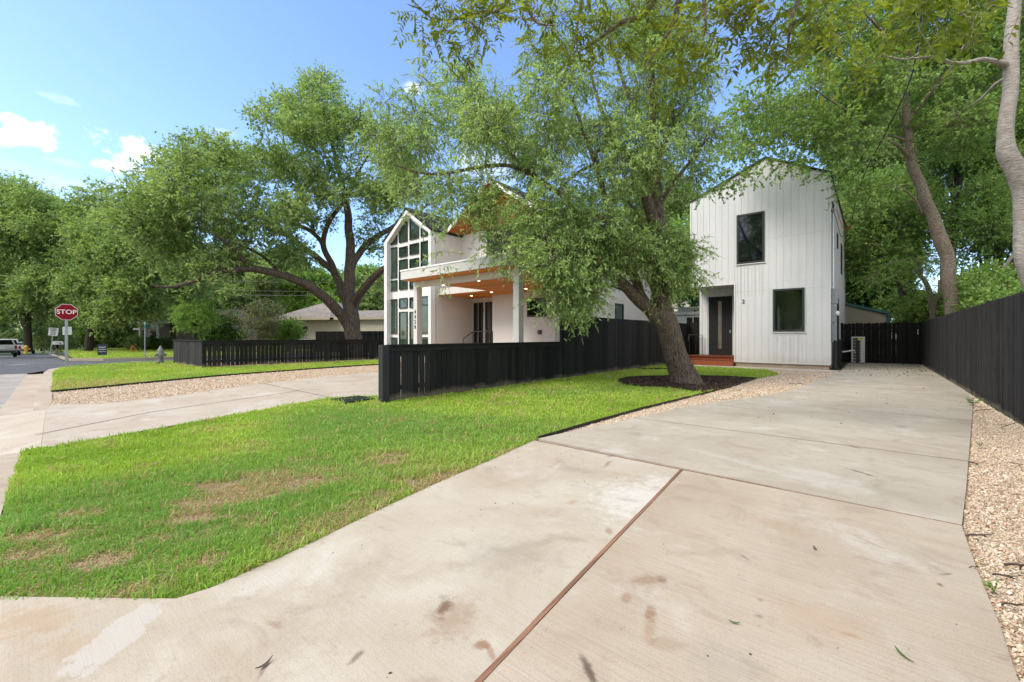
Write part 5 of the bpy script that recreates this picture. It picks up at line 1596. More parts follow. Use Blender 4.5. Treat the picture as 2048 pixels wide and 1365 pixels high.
f = thing('wooden_fence', 'reddish brown board fence far behind the navy yard sign', 'fence', (q0.x, q0.y, 0))
fence(f, (q0.x, q0.y), (q1.x, q1.y), 1.05, plain('red_brown_wood', (.2, .085, .055), .8, .2, 4), bw=.15, gap=.004, side=-1, seed=14)
# tan shed behind the back fence
YS = 29.5
SH = thing('shed', 'tan shed with sloping roof and teal trim above the back fence', 'shed', (onY(1730, 650, YS).x, YS, 0))
q = [onY(1640, 700, YS), onY(1773, 700, YS), onY(1773, 629, YS), onY(1691, 611, YS), onY(1640, 600, YS)]
q[0].z = q[1].z = 0
MB().prism(q, (0, 6, 0)).build('wall', plain('tan_panel', (.40, .355, .285), .75, .08, 2.0), SH)
teal = plain('teal_trim', (.03, .14, .15), .5)
d_ = (q[2] - q[4])
m = MB().prism([q[4] + Vector((0, -.15, .01)), q[2] + Vector((.18, -.15, -.03)), q[2] + Vector((.18, -.15, .10)), q[4] + Vector((0, -.15, .14))], (0, 6.3, 0)); m.build('roof', teal, SH)
MB().box((q[2].x - .02, YS - .03, 0), (q[2].x + .14, YS - .001, q[2].z + .05)).build('corner_trim', teal, SH)
# white house and camper beyond the gate
YR = 33.0
RH = thing('gable_house', 'cream house with blue-edged gable roof glimpsed between the leaning tree and the small house', 'house', (onY(1365, 640, YR).x, YR, 0))
q = [onY(1300, 700, YR), onY(1420, 700, YR), onY(1420, 622, YR), onY(1345, 580, YR), onY(1300, 605, YR)]
q[0].z = q[1].z = 0
MB().prism(q, (0, 5, 0)).build('wall', plain('cream_siding', (.62, .59, .5), .7, .05), RH)
m = MB()
for a_, b_ in ((q[4] + Vector((-.4, 0, -.3)), q[3]), (q[3], q[2] + Vector((.3, 0, -.2)))):
    m.prism([a_ + Vector((0, -.3, .02)), b_ + Vector((0, -.3, .02)), b_ + Vector((0, -.3, .16)), a_ + Vector((0, -.3, .16))], (0, 5.6, 0))
m.build('roof', M_shingle, RH)
m = MB()
a_, b_ = q[3], q[2] + Vector((.3, 0, -.2))
m.prism([a_ + Vector((0, -.33, -.06)), b_ + Vector((0, -.33, -.06)), b_ + Vector((0, -.33, .14)), a_ + Vector((0, -.33, .14))], (0, .028, 0))
m.build('rake_board', plain('blue_trim', (.08, .25, .42), .5), RH)
YC = 27.0
pc = onY(1385, 640, YC)
CP = thing('camper', 'white camper van with two dark windows behind the gate fence', 'camper', (pc.x, YC, 0))
c0, c1 = onY(1340, 640, YC).x, onY(1425, 640, YC).x
zt = onY(1385, 622, YC).z
MB().box((c0, YC, .5), (c1, YC + 2.2, zt)).build('body', M_white, CP, bevel=.12)
for ua, ub in ((1373.5, 1385), (1387, 1399)):
    xa, xb = onY(ua, 640, YC).x, onY(ub, 640, YC).x
    MB().box((xa, YC - .012, onY(1385, 650, YC).z), (xb, YC - .003, onY(1385, 635, YC).z)).build('window', M_glassd, CP, bevel=.004)
MB().box((c0 + .3, YC + .5, zt + .002), (c1 - .4, YC + 1.5, zt + .3)).build('roof_unit', M_white, CP, bevel=.05)
MB().box((c0 + .02, YC - .03, onY(1385, 632, YC).z), (c1 - .02, YC - .002, onY(1385, 629.5, YC).z)).build('trim_stripe', plain('grey_stripe', (.25, .25, .26), .5), CP)
MB().box((c0 - .02, YC - .25, onY(1385, 617, YC).z), (c1, YC - .003, onY(1385, 614.5, YC).z)).build('awning', plain('awning_fabric', (.5, .5, .5), .6), CP)
for xa in (c0 + .6, c1 - .6): MB().lathe((xa, YC + .1, .4), [(.2, -.1), (.38, -.1), (.4, 0), (.38, .1), (.2, .1)], 16, 'Y').build('wheel', plain('camper_tyre', (.015, .015, .015), .8), CP)
# dark gable behind the right fence
pr_ = P(2062, 640, 17.5)
DG = thing('dark_house', 'dark gabled house half hidden by trees behind the right fence', 'house', (pr_.x, pr_.y, 0))
ex_ = Vector((CA, SA, 0)); ey_ = Vector((-SA, CA, 0))
ey_ = P(2004, 640, 20) - P(2004, 640, 10); ey_.z = 0; ey_.normalize()
def dg(u, v, d=17.5): return P(u, v, d)
q = [dg(2000, 640), dg(2160, 640), dg(2160, 540), dg(2095, 415), dg(2006, 545)]
q[0].z = q[1].z = 0
MB().prism(q, ey_ * 7).build('wall', plain('dark_brown_siding', (.02, .017, .015), .8), DG)
m = MB()
for a_, b_ in ((q[4] + (q[4] - q[3]) * .12, q[3]), (q[3], q[2] + (q[2] - q[3]) * .12)):
    m.prism([a_ - ey_ * .3, b_ - ey_ * .3, b_ - ey_ * .3 + Vector((0, 0, .22)), a_ - ey_ * .3 + Vector((0, 0, .22))], ey_ * 7.5)
m.build('roof', plain('beige_rake', (.26, .23, .17), .7), DG)

# power lines far left
for i, (v0, v1) in enumerate(((558, 566), (576, 584), (586, 591))):
    a_, b_ = P(330, v0, 34), P(760, v1, 34)
    mid = (a_ + b_) / 2 - Vector((0, 0, .12))
    pp, rr_ = smooth_line([a_ + (a_ - b_) * .8, a_, mid, b_, b_ + (b_ - a_) * .4], [.018] * 5, 2.0)
    tag(MB().tube(pp, .018, 5).build('power_line', M_black), ['topmost', 'middle', 'lowest'][i] + ' of the three dark power lines under the arching elm limb', 'power line', 'power lines behind the elm')
for (u, v, d, lab) in ((205, 615, 40, 'x'),): pass

# ================================================================== TREES
M_barkc = bark('grey_brown_furrowed_bark', (.05, .036, .026), (.33, .265, .2), scl=(10, 10, 2.0), scale=3.4, strength=1.0, dist=.09)
M_barke = bark('dark_elm_bark', (.04, .03, .022), (.2, .16, .125), scl=(6, 6, 1.3), scale=3.0, strength=1.0, dist=.06)
M_barkw = bark('pale_banded_bark', (.17, .135, .105), (.58, .53, .48), scl=(3.2, 3.2, 26), scale=3.0, strength=.8, dist=.02, patch=(.36, .3, .25))
M_barkm = bark('mottled_bark', (.09, .065, .048), (.36, .295, .235), scl=(8, 8, 10), scale=2.8, strength=.9, dist=.03)
M_barkd = bark('dark_bark', (.03, .024, .02), (.085, .07, .055), scl=(6, 6, 1.4), scale=3.0, dist=.05)
M_lc = leafmat('ash_leaf', (0.138, 0.219, 0.069), (0.276, 0.397, 0.138), (0.443, 0.562, 0.238), .42, gloss=.45)
M_le = leafmat('elm_leaf', (0.119, 0.194, 0.076), (0.237, 0.345, 0.124), (0.377, 0.471, 0.190), .44, .5)
M_lr = leafmat('maple_leaf', (0.095, 0.170, 0.055), (0.196, 0.310, 0.089), (0.318, 0.427, 0.136), .46, .5)
M_lp = leafmat('pecan_leaf', (.09, .125, .012), (.16, .2, .022), (.25, .29, .045), .5, .8)
M_lb = leafmat('background_leaf', (0.106, 0.176, 0.076), (0.219, 0.312, 0.124), (0.355, 0.430, 0.197), .46, .25)
M_ly = leafmat('young_leaf', (0.106, 0.207, 0.042), (0.189, 0.312, 0.063), (0.286, 0.419, 0.111), .44, .5)
M_ld = leafmat('dark_leaf', (.032, .072, .016), (.07, .135, .026), (.14, .225, .045), .42, .35)  # deepest green of the leaf colours, for dark trees and shrubs
rt_ = np.random.default_rng(77)

# the leaning tree in the mulch bed
def L(pts, rad): return ([P(*p) for p in pts], rad)
limbs = [
    L([(1372, 778, 11.3), (1370, 765, 11.3), (1364, 745, 11.3), (1352, 712, 11.28), (1338, 675, 11.25), (1326, 640, 11.2), (1322, 612, 11.2), (1325, 580, 11.2), (1327, 520, 11.2), (1318, 450, 11.25), (1312, 380, 11.3), (1308, 300, 11.35), (1309, 220, 11.4), (1303, 140, 11.4), (1296, 60, 11.4), (1292, -20, 11.4)],
      [.55, .42, .335, .30, .29, .30, .27, .235, .20, .175, .15, .13, .105, .08, .06, .04]),
    L([(1316, 640, 11.2), (1296, 618, 11.0), (1273, 594, 10.8), (1252, 575, 10.6), (1228, 556, 10.4), (1205, 540, 10.2), (1170, 512, 9.9), (1120, 490, 9.7), (1070, 470, 9.5)],
      [.22, .165, .15, .14, .125, .105, .085, .05, .02]),
    L([(1296, 615, 11.0), (1283, 588, 11.0), (1274, 562, 11.0), (1258, 542, 10.9), (1240, 525, 10.8), (1222, 470, 10.7), (1210, 400, 10.6), (1190, 330, 10.5), (1160, 240, 10.4), (1120, 150, 10.3)],
      [.15, .125, .12, .115, .10, .085, .07, .055, .04, .02]),
    L([(1312, 385, 11.3), (1296, 350, 11.5), (1268, 322, 11.7), (1238, 290, 12.0), (1205, 225, 12.2), (1180, 140, 12.4)], [.15, .12, .105, .08, .06, .03]),
    L([(1215, 440, 10.6), (1165, 425, 10.9), (1112, 381, 11.4), (1060, 345, 11.9), (1010, 300, 12.4), (960, 262, 12.9), (900, 200, 13.3), (840, 150, 13.6)], [.08, .075, .075, .065, .06, .05, .035, .02]),
    L([(1112, 381, 11.4), (1040, 338, 11.0), (978, 332, 10.7), (900, 345, 10.4), (840, 345, 10.2), (790, 330, 10.0)], [.06, .055, .05, .04, .03, .015]),
    L([(1240, 292, 12.0), (1215, 302, 11.6), (1192, 305, 11.3), (1195, 325, 11.2), (1160, 345, 11.0), (1115, 380, 11.0)], [.06, .06, .055, .045, .035, .02]),
    L([(1311, 330, 11.3), (1340, 260, 11.6), (1380, 190, 11.9), (1410, 120, 12.1)], [.07, .055, .035, .015]),
    L([(1314, 420, 11.25), (1350, 360, 10.9), (1390, 310, 10.7), (1430, 260, 10.6)], [.06, .045, .03, .012]),
    L([(1320, 600, 11.2), (1302, 560, 11.4), (1298, 510, 11.7), (1280, 440, 12.0), (1240, 380, 12.4)], [.1, .09, .08, .06, .03]),
    L([(1310, 300, 11.3), (1260, 200, 11.0), (1230, 110, 10.8), (1200, 30, 10.6)], [.06, .05, .035, .02]),
]
poly_c = [(755, 150), (840, 95), (900, 120), (960, 120), (1050, 60), (1140, 10), (1240, -60), (1350, -50), (1430, 40), (1450, 160), (1466, 240), (1440, 310), (1400, 370), (1372, 440), (1366, 500), (1370, 540), (1330, 545), (1290, 490), (1240, 500), (1190, 560), (1150, 610), (1110, 580), (1060, 520), (1020, 480), (950, 470), (905, 465), (860, 445), (800, 420), (745, 380), (715, 270)]
cl = poly_clumps(rt_, poly_c, 120, 11.2, 2.0, (.38, .7), .66)
for (u, v, d, r) in ((1145, 600, 9.6, .34), (1120, 575, 9.5, .3), (1175, 570, 9.9, .4), (1100, 545, 9.4, .3), (1075, 570, 9.3, .18), (1150, 635, 9.6, .2), (1165, 540, 9.9, .45), (1200, 520, 10.1, .45), (1250, 500, 10.5, .4), (1005, 535, 9.3, .16), (885, 535, 9.2, .13), (880, 505, 9.2, .12), (960, 505, 9.3, .15), (1290, 590, 10.9, .2), (1275, 600, 10.8, .17), (1345, 570, 10.9, .2), (1350, 520, 11.2, .35), (1330, 500, 10.9, .35),
                     (1240, 600, 10.4, .12), (1250, 610, 10.5, .1), (1380, 555, 11.3, .25), (1395, 500, 11.6, .2), (1080, 490, 9.5, .42), (1130, 505, 9.6, .48), (1040, 510, 9.4, .3), (1190, 480, 10.1, .5), (1260, 460, 10.5, .5), (1320, 480, 10.7, .4), (1120, 450, 9.8, .5), (1060, 440, 9.6, .4), (900, 430, 9.4, .3), (1085, 600, 9.3, .22), (1110, 610, 9.4, .25), (1160, 600, 9.7, .35), (1205, 500, 10.1, .4), (1235, 520, 10.3, .3), (1100, 510, 9.2, .4), (1150, 480, 9.4, .45), (1200, 450, 9.6, .45), (1260, 500, 9.9, .4), (1300, 520, 10.2, .35), (1170, 590, 9.3, .3), (1120, 540, 9.2, .38), (1090, 535, 9.1, .3), (1140, 570, 9.2, .35), (1190, 545, 9.6, .35), (1060, 400, 9.8, .45), (1150, 400, 9.9, .45), (1260, 410, 10.2, .45), (860, 420, 9.6, .3), (820, 380, 9.8, .35), (900, 360, 9.8, .4), (1320, 540, 10.6, .3), (1230, 470, 9.8, .4), (1040, 430, 9.7, .26), (985, 405, 9.7, .24), (1010, 455, 9.5, .22), (950, 430, 9.5, .22), (1290, 560, 10.6, .3), (1335, 555, 10.7, .3), (1362, 540, 10.8, .28), (1310, 605, 10.8, .17), (1350, 500, 10.8, .34), (1272, 520, 10.4, .34), (1378, 500, 11, .28), (1300, 480, 10.5, .3), (1340, 590, 10.9, .16)):
    cl.append((np.array(P(u, v, d)), r))
    if r > .24 and v > 430: cl.append((np.array(P(u + 9, v - 8, d - .25)), r * .9))
def pix(p):
    z = -p[0] * SA + p[1] * CA
    return CX + F_PX * (p[0] * CA + p[1] * SA) / z, HOR - F_PX * (p[2] - CAMH) / z, z
# the sawn limb and the leader behind it stand clear of leaves
def clear(p):
    u, v, d = pix(p)
    return not ((abs(u - 1288) < 58 and 350 < v < 470 and d < 11.5) or (1205 < u < 1305 and 528 < v < 650 and d < 11.2))
cl = [c for c in cl if clear(c[0])]
ct = build_tree('leaning_tree', 'tall leaning shade tree with furrowed grey trunk in the mulch bed', 'tree', tuple(G(1368, 766)), limbs, cl, M_barkc, M_lc, 31,
                twigs=88, leaves=13, tl=(.3, .6), leaf=(.10, .034), droop=.3, step=.1, sides=26, tw_r=.0035, jit=.13, conn_r=.016, upb=.12)
# sawn stump of a removed limb on the trunk
def lim(pts, rad): return L(pts, rad)
p_, r_ = smooth_line([P(1318, 470, 11.2), P(1308, 445, 11.0), P(1297, 412, 10.8), P(1292, 392, 10.72)], [.17, .15, .135, .125], .08)
v_, f_ = tube_np(p_, r_, 18, .08, np.random.default_rng(2))
mesh_np('cut_limb', v_, f_, 4, M_barkc, ct, smooth=True)
dirc = Vector(p_[-1] - p_[-2]).normalized()
a_ = dirc.orthogonal().normalized(); b_ = dirc.cross(a_)
cp = Vector(p_[-1])
m = MB(); n_ = 18
m.add([cp + (a_ * math.cos(t) + b_ * math.sin(t)) * .128 + dirc * .004 for t in [2 * math.pi * i / n_ for i in range(n_)]] + [cp + dirc * .012], [(i, (i + 1) % n_, n_) for i in range(n_)])
m.build('cut_face', plain('cut_wood', (.46, .33, .2), .8, .2, 25), ct)
# the big elm behind the corner fence
ED = 27.0
def E(pts, rad): return ([P(u, v, ED + o) for u, v, o in pts], rad)
limbs = [
    E([(707, 716, 0), (706, 690, 0), (704, 665, 0), (701, 640, 0), (700, 618, 0), (699, 600, 0), (697, 560, 0), (699, 520, 0.2), (699, 480, .3), (693, 420, .5), (684, 370, .8), (668, 310, 1), (655, 250, 1.2), (643, 190, 1.2), (636, 140, 1.2)], [.62, .52, .48, .50, .44, .36, .32, .3, .27, .22, .17, .13, .1, .06, .03]),
    E([(699, 655, 0), (686, 635, -.4), (663, 608, -1), (640, 588, -1.5), (612, 570, -2), (561, 549, -3), (501, 538, -4), (446, 543, -5), (391, 560, -6), (340, 575, -7), (300, 570, -7.6)], [.34, .31, .29, .27, .25, .21, .18, .15, .11, .06, .03]),
    E([(698, 625, 0), (684, 585, .5), (668, 545, 1), (637, 519, 1.5), (595, 485, 2), (552, 460, 2.6), (500, 440, 3), (440, 420, 3.4), (380, 400, 4)], [.28, .26, .24, .22, .17, .13, .1, .06, .03]),
    E([(672, 552, .9), (663, 523, .6), (648, 495, .2), (650, 470, 0), (660, 440, -.4), (680, 415, -.8), (697, 392, -1), (720, 340, -1.2), (750, 290, -1.4)], [.2, .19, .17, .15, .14, .12, .1, .07, .03]),
    E([(650, 500, .2), (629, 468, -.5), (595, 451, -1.2), (540, 439, -2), (480, 430, -2.6), (420, 400, -3.2), (350, 380, -4)], [.14, .13, .11, .09, .07, .05, .02]),
    E([(697, 550, 0), (718, 510, .6), (739, 485, 1.0), (777, 460, 1.5), (830, 430, 2.2), (880, 390, 3)], [.24, .22, .2, .16, .1, .05]),
    E([(701, 625, 0), (718, 590, .8), (748, 553, 1.6), (775, 533, 2.2), (815, 505, 3), (870, 490, 4)], [.3, .27, .24, .2, .15, .1]),
    E([(704, 612, 0), (730, 575, -1), (765, 540, -2), (800, 520, -2.4)], [.22, .2, .15, .08]),
    E([(629, 468, -.5), (618, 430, -.2), (600, 380, .3), (580, 330, 1), (565, 270, 1.6), (560, 210, 2)], [.11, .1, .08, .06, .04, .02]),
    E([(501, 538, -4), (470, 500, -5), (430, 470, -6), (380, 440, -7)], [.1, .08, .05, .02]),
    E([(561, 549, -3), (530, 515, -3), (480, 490, -3.4), (430, 480, -4)], [.1, .08, .05, .02]),
]
poly_e = [(640, 128), (690, 165), (705, 220), (770, 245), (845, 330), (840, 420), (790, 440), (755, 420), (700, 420), (640, 400), (620, 470), (600, 540), (540, 530), (480, 545), (430, 570), (370, 580), (320, 570), (280, 540), (250, 500), (235, 440), (225, 390), (270, 345), (310, 310), (330, 270), (420, 262), (500, 285), (560, 310), (540, 280), (512, 235), (530, 195), (585, 165)]
cl = poly_clumps(rt_, poly_e, 190, ED - 1, 4.4, (.5, 1.05), .66, dfun=lambda u, v: ED - 1 - max(0, (600 - u)) * .010)
for (u, v, d, r) in ((735, 475, 28, .9), (760, 500, 28.5, .9), (770, 570, 30, .9), (640, 440, 27, .9), (660, 395, 27, .9), (745, 440, 28, .8), (430, 520, 21.5, .7), (400, 545, 21, .6), (560, 500, 26, .8), (610, 540, 29, .7)): cl.append((np.array(P(u, v, d)), r))
build_tree('elm_tree', 'huge spreading elm with a dark arching limb behind the far corner fence', 'tree', (P(706, 700, ED).x, P(706, 700, ED).y, 0), limbs, cl, M_barke, M_le, 41,
           twigs=42, leaves=10, tl=(.5, 1.0), leaf=(.175, .095), droop=.15, step=.3, sides=18, tw_r=.008, jit=.12, conn_r=.03, draw_twigs=.5, flat=.5)

# pale-barked tree close behind the right fence
def LW(pts, rad): return L(pts, [.6 * q for q in rad])
limbs = [
    LW([(2094, 850, 8.0), (2084, 700, 8.0), (2066, 580, 8.0), (2049, 500, 8.0), (2050, 430, 8.05), (2047, 385, 8.1), (2030, 342, 8.1), (2012, 305, 8.1), (2012, 270, 8.1), (2016, 195, 8.1), (2019, 121, 8.1), (2026, 48, 8.1), (2036, -30, 8.1), (2052, -140, 8.0)], [.30, .27, .235, .21, .22, .23, .245, .235, .195, .18, .175, .16, .14, .11]),
    LW([(2012, 130, 8.1), (1995, 124, 8.0), (1965, 117, 7.9), (1935, 124, 7.8), (1905, 126, 7.7), (1885, 118, 7.6), (1862, 113, 7.5), (1830, 116, 7.4), (1795, 118, 7.3), (1750, 105, 7.2)], [.11, .075, .06, .055, .052, .05, .042, .034, .025, .012]),
    LW([(2022, 150, 8.1), (1990, 170, 8.5), (1965, 195, 8.9), (1935, 215, 9.3)], [.06, .045, .035, .012]),
    LW([(2040, -40, 8.1), (1990, -110, 7.4), (1930, -160, 6.8)], [.1, .08, .05]),
    LW([(2040, -60, 8.1), (2070, -200, 8.4), (2080, -300, 8.6)], [.1, .08, .04]),
]
cl = [(np.array(P(u, v, d)), r) for u, v, d, r in ((1780, 60, 6.6, .34), (1830, 30, 6.4, .38), (1900, 40, 6.6, .4), (1960, 20, 6.8, .42), (1890, 70, 6.9, .26), (1940, 65, 7.0, .3), (1775, 110, 7.0, .24), (1740, 130, 6.9, .28), (1725, 155, 6.8, .22), (1700, 60, 6.5, .34), (2040, 20, 6.6, .3), (1880, -20, 6.4, .5), (1980, -60, 6.8, .5), (1760, -30, 6.4, .5), (2045, 70, 6.4, .16), (1650, 20, 6.2, .3))]
build_tree('pale_barked_tree', 'pale-barked tree with large pointed leaves close behind the right fence', 'tree', (P(2090, 780, 8).x, P(2090, 780, 8).y, 0), limbs, cl, M_barkw, M_lp, 51,
           twigs=30, leaves=7, tl=(.22, .36), leaf=(.14, .062), droop=.42, shape=1, compound=True, step=.06, sides=26, tw_r=.004, jit=.06, conn_r=.014)

# mottled tree further along the right fence
def Q(pts, rad, d): return ([P(u, v, d + o) for u, v, o in pts], [.56 * q for q in rad])
limbs = [
    Q([(1915, 700, 0), (1907, 640, 0), (1902, 590, 0), (1893, 522, 0), (1884, 490, 0), (1874, 460, 0), (1862, 425, 0), (1850, 398, 0), (1838, 362, 0), (1826, 329, 0), (1818, 290, 0), (1813, 240, 0), (1812, 200, 0), (1816, 145, .2), (1824, 90, .4), (1835, 20, .6), (1840, -60, .8)], [.42, .39, .37, .34, .36, .33, .3, .285, .275, .26, .235, .22, .19, .15, .12, .09, .05], 15),
    Q([(1816, 245, 0), (1838, 215, -.2), (1864, 184, -.5), (1886, 158, -.8), (1905, 132, -1), (1930, 85, -1.2), (1950, 30, -1.4)], [.16, .14, .125, .11, .09, .06, .03], 15),
    Q([(1822, 318, 0), (1800, 295, -.3), (1772, 280, -.6), (1750, 262, -.8), (1728, 246, -1), (1705, 230, -1.3), (1660, 200, -1.8), (1600, 160, -2.2)], [.13, .11, .1, .09, .075, .06, .04, .02], 15),
    Q([(1814, 282, 0), (1780, 270, .3), (1738, 264, .5), (1700, 265, .3), (1661, 271, 0), (1600, 285, -.5), (1530, 300, -1.0), (1470, 310, -1.3)], [.08, .07, .06, .05, .045, .035, .025, .012], 15),
    Q([(1842, 425, 0), (1828, 398, -.4), (1811, 382, -.8), (1790, 374, -1), (1767, 369, -1.2)], [.08, .06, .05, .035, .015], 15),
    Q([(1812, 180, 0), (1790, 120, -.6), (1760, 60, -1.2), (1700, 0, -1.8)], [.12, .1, .07, .03], 15),
    Q([(1813, 200, 0), (1785, 185, .6), (1740, 178, 1.0), (1690, 165, 1.4)], [.09, .07, .05, .02], 15),
]
poly_r = [(1480, 235), (1500, 150), (1545, 80), (1600, 20), (1660, -60), (1900, -120), (2060, -60), (2070, 200), (2020, 330), (1950, 320), (1900, 290), (1880, 330), (1830, 260), (1780, 330), (1740, 350), (1700, 330), (1640, 310), (1590, 280), (1550, 290), (1500, 310), (1450, 320), (1430, 290)]
cl = poly_clumps(rt_, poly_r, 105, 15.2, 2.6, (.5, .9), .66)
for (u, v, d, r) in ((1600, 312, 13.8, .3), (1570, 322, 13.8, .25), (1640, 325, 13.8, .25), (1540, 330, 13.9, .28), (1510, 350, 14, .25), (1470, 350, 14, .3), (1440, 370, 14.1, .25), (1620, 340, 13.7, .17), (1560, 350, 13.8, .12), (1410, 385, 14.2, .2), (1430, 335, 14.1, .3), (1660, 350, 13.8, .25), (1700, 380, 14, .4), (1740, 400, 14, .4), (1480, 310, 14, .35), (1520, 290, 14, .4), (1560, 270, 14, .4), (1620, 270, 14.2, .45)): cl.append((np.array(P(u, v, d)), r))
TU = ((145, 1816), (240, 1813), (329, 1826), (398, 1850), (460, 1874), (520, 1893))
def near_trunk(p):
    u, v, d = pix(p)
    return d < 15.3 and 60 < v < 520 and abs(u - np.interp(v, [a for a, b in TU], [b for a, b in TU])) < 48
cl = [c for c in cl if not near_trunk(c[0])]
build_tree('mottled_tree', 'tall tree with mottled brown trunk and fine green leaves overhanging the small house roof', 'tree', (P(1908, 700, 15).x, P(1908, 700, 15).y, 0), limbs, cl, M_barkm, M_lr, 61,
           twigs=72, leaves=12, tl=(.35, .75), leaf=(.105, .075), droop=.2, step=.12, sides=22, tw_r=.005, jit=.12, conn_r=.02, draw_twigs=.6, shape=0, flat=.6)

# small forked trunk beside it with drooping feathery sprays
limbs = [
    Q([(1872, 690, 0), (1868, 640, 0), (1866, 610, 0), (1858, 585, 0), (1847, 560, 0), (1835, 545, 0)], [.22, .2, .19, .16, .13, .1], 17),
    Q([(1868, 612, 0), (1878, 590, .1), (1880, 560, .2)], [.14, .12, .08], 17),
    Q([(1838, 548, 0), (1815, 525, -.4), (1785, 525, -.8), (1755, 545, -1.1), (1735, 560, -1.3)], [.05, .035, .025, .018, .008], 17),
    Q([(1838, 548, 0), (1818, 540, -.6), (1795, 545, -1), (1765, 562, -1.3), (1752, 568, -1.4)], [.04, .03, .02, .014, .008], 17),
    Q([(1845, 552, 0), (1835, 525, -.3), (1850, 510, -.6), (1870, 515, -.9)], [.05, .04, .03, .015], 17),
]
cl = [(np.array(P(u, v, d)), r) for u, v, d, r in ((1735, 560, 15.7, .2), (1752, 548, 15.8, .22), (1770, 535, 16, .25), (1790, 525, 16.2, .28), (1815, 520, 16.4, .35), (1845, 520, 16.5, .4), (1755, 567, 15.6, .18), (1775, 557, 15.8, .2), (1800, 545, 16, .25), (1830, 545, 16.2, .35), (1860, 540, 16.3, .4), (1840, 565, 16.2, .3), (1870, 515, 16.2, .35), (1805, 570, 16, .2), (1880, 570, 16.6, .3))]
build_tree('feathery_tree', 'small forked tree with drooping feathery sprays left of the mottled trunk', 'tree', (P(1872, 690, 17).x, P(1872, 690, 17).y, 0), limbs, cl, M_barkm, M_ly, 62,
           twigs=60, leaves=17, tl=(.4, .6), leaf=(.085, .03), droop=.4, compound=True, step=.12, sides=14, conn_r=.012, flat=.4)

# overhead pecan: its trunk stands right of the camera, out of the frame
def K(pts, rad): return ([P(*p) for p in pts], rad)
tb = Vector((2.5, 2.6, 0))
crot = [tb, tb + Vector((-.02, .02, 1.2)), tb + Vector((-.05, .1, 2.4)), tb + Vector((-.1, .2, 3.6)), tb + Vector((-.2, .4, 5.0)), tb + Vector((-.3, .7, 6.6)), tb + Vector((-.4, 1.0, 8.0))]
limbs = [(crot, [.3, .24, .21, .19, .15, .1, .05]),
    ([crot[3], P(1700, -420, 3.9), P(1500, -220, 4.4), P(1379, -60, 4.9), P(1342, 55, 5.2), P(1308, 110, 5.3), P(1288, 140, 5.3)], [.12, .085, .06, .04, .03, .018, .01]),
    ([crot[4], P(1500, -330, 4.8), P(1309, 4, 5.4), P(1240, 48, 5.6), P(1195, 80, 5.7), P(1155, 106, 5.8)], [.1, .075, .04, .03, .02, .01]),
    ([P(1500, -330, 4.8), P(1280, -230, 5.0), P(1180, -80, 5.2), P(1163, 0, 5.3), P(1148, 95, 5.35)], [.06, .045, .03, .02, .008]),
    ([P(1280, -230, 5.0), P(1100, -140, 5.2), P(1010, 10, 5.6), P(960, 25, 5.7), P(900, 40, 5.8), P(860, 35, 5.9)], [.05, .04, .025, .02, .014, .008]),
    ([P(1180, -120, 5.2), P(1060, -30, 5.0), P(1068, 40, 5.0), P(1110, 52, 5.0)], [.03, .022, .014, .007]),
    ([P(1500, -220, 4.4), P(1430, -60, 4.3), P(1407, 0, 4.3), P(1412, 50, 4.35), P(1405, 80, 4.35)], [.05, .03, .02, .012, .006]),
    ([P(1600, -320, 4.2), P(1560, -60, 4.3), P(1500, 20, 4.5), P(1470, 60, 4.6)], [.06, .03, .02, .008]),
    ([P(1600, -320, 4.2), P(1620, -80, 4.3), P(1585, 30, 4.4), P(1575, 100, 4.45), P(1570, 140, 4.45)], [.05, .03, .016, .01, .006]),
]
cl = [(np.array(P(u, v, d)), r) for u, v, d, r in (
    (838, 20, 5.9, .28), (860, 55, 5.9, .26), (885, 90, 5.8, .28), (925, 40, 5.8, .34), (955, 75, 5.7, .3), (905, 5, 5.8, .3), (900, 125, 5.7, .16), (990, 30, 5.6, .34), (1030, 10, 5.5, .3), (1060, 50, 5.2, .26), (1110, 30, 5.2, .28), (1130, 90, 5.4, .26), (1165, 70, 5.4, .24), (1150, 125, 5.6, .2), (1090, 110, 5.6, .2),
    (1200, 30, 5.5, .3), (1240, 70, 5.6, .28), (1280, 40, 5.4, .28), (1225, 115, 5.7, .2), (1290, 120, 5.3, .24), (1320, 160, 5.3, .2), (1300, 175, 5.3, .16), (1350, 80, 5.2, .24), (1370, 20, 5.0, .3), (1380, 120, 5.1, .22), (1360, 165, 5.2, .18), (1400, 60, 4.6, .24), (1410, 15, 4.4, .26), (1440, 40, 4.5, .24), (1480, 30, 4.5, .24), (1520, 60, 4.5, .22), (1480, 85, 4.6, .18), (1550, 20, 4.4, .26), (1580, 80, 4.5, .22), (1615, 40, 4.4, .26), (1570, 120, 4.45, .15), (1640, 90, 4.5, .2), (1660, 20, 4.4, .26), (1540, 100, 4.5, .14), (1600, 130, 4.5, .14),
    (1000, -40, 5.5, .4), (1150, -50, 5.3, .4), (1300, -60, 5.2, .4), (1450, -70, 4.5, .4), (1600, -80, 4.3, .45), (860, -40, 5.8, .35))]
build_tree('pecan_tree', 'pecan whose branches of long leaflets hang into the top of the picture', 'tree', tuple(tb), limbs, cl, M_barkm, M_lp, 71,
           twigs=42, leaves=13, tl=(.26, .4), leaf=(.085, .031), droop=.3, shape=1, compound=True, step=.08, sides=14, tw_r=.0028, jit=.08, conn_r=.008, flat=.7)

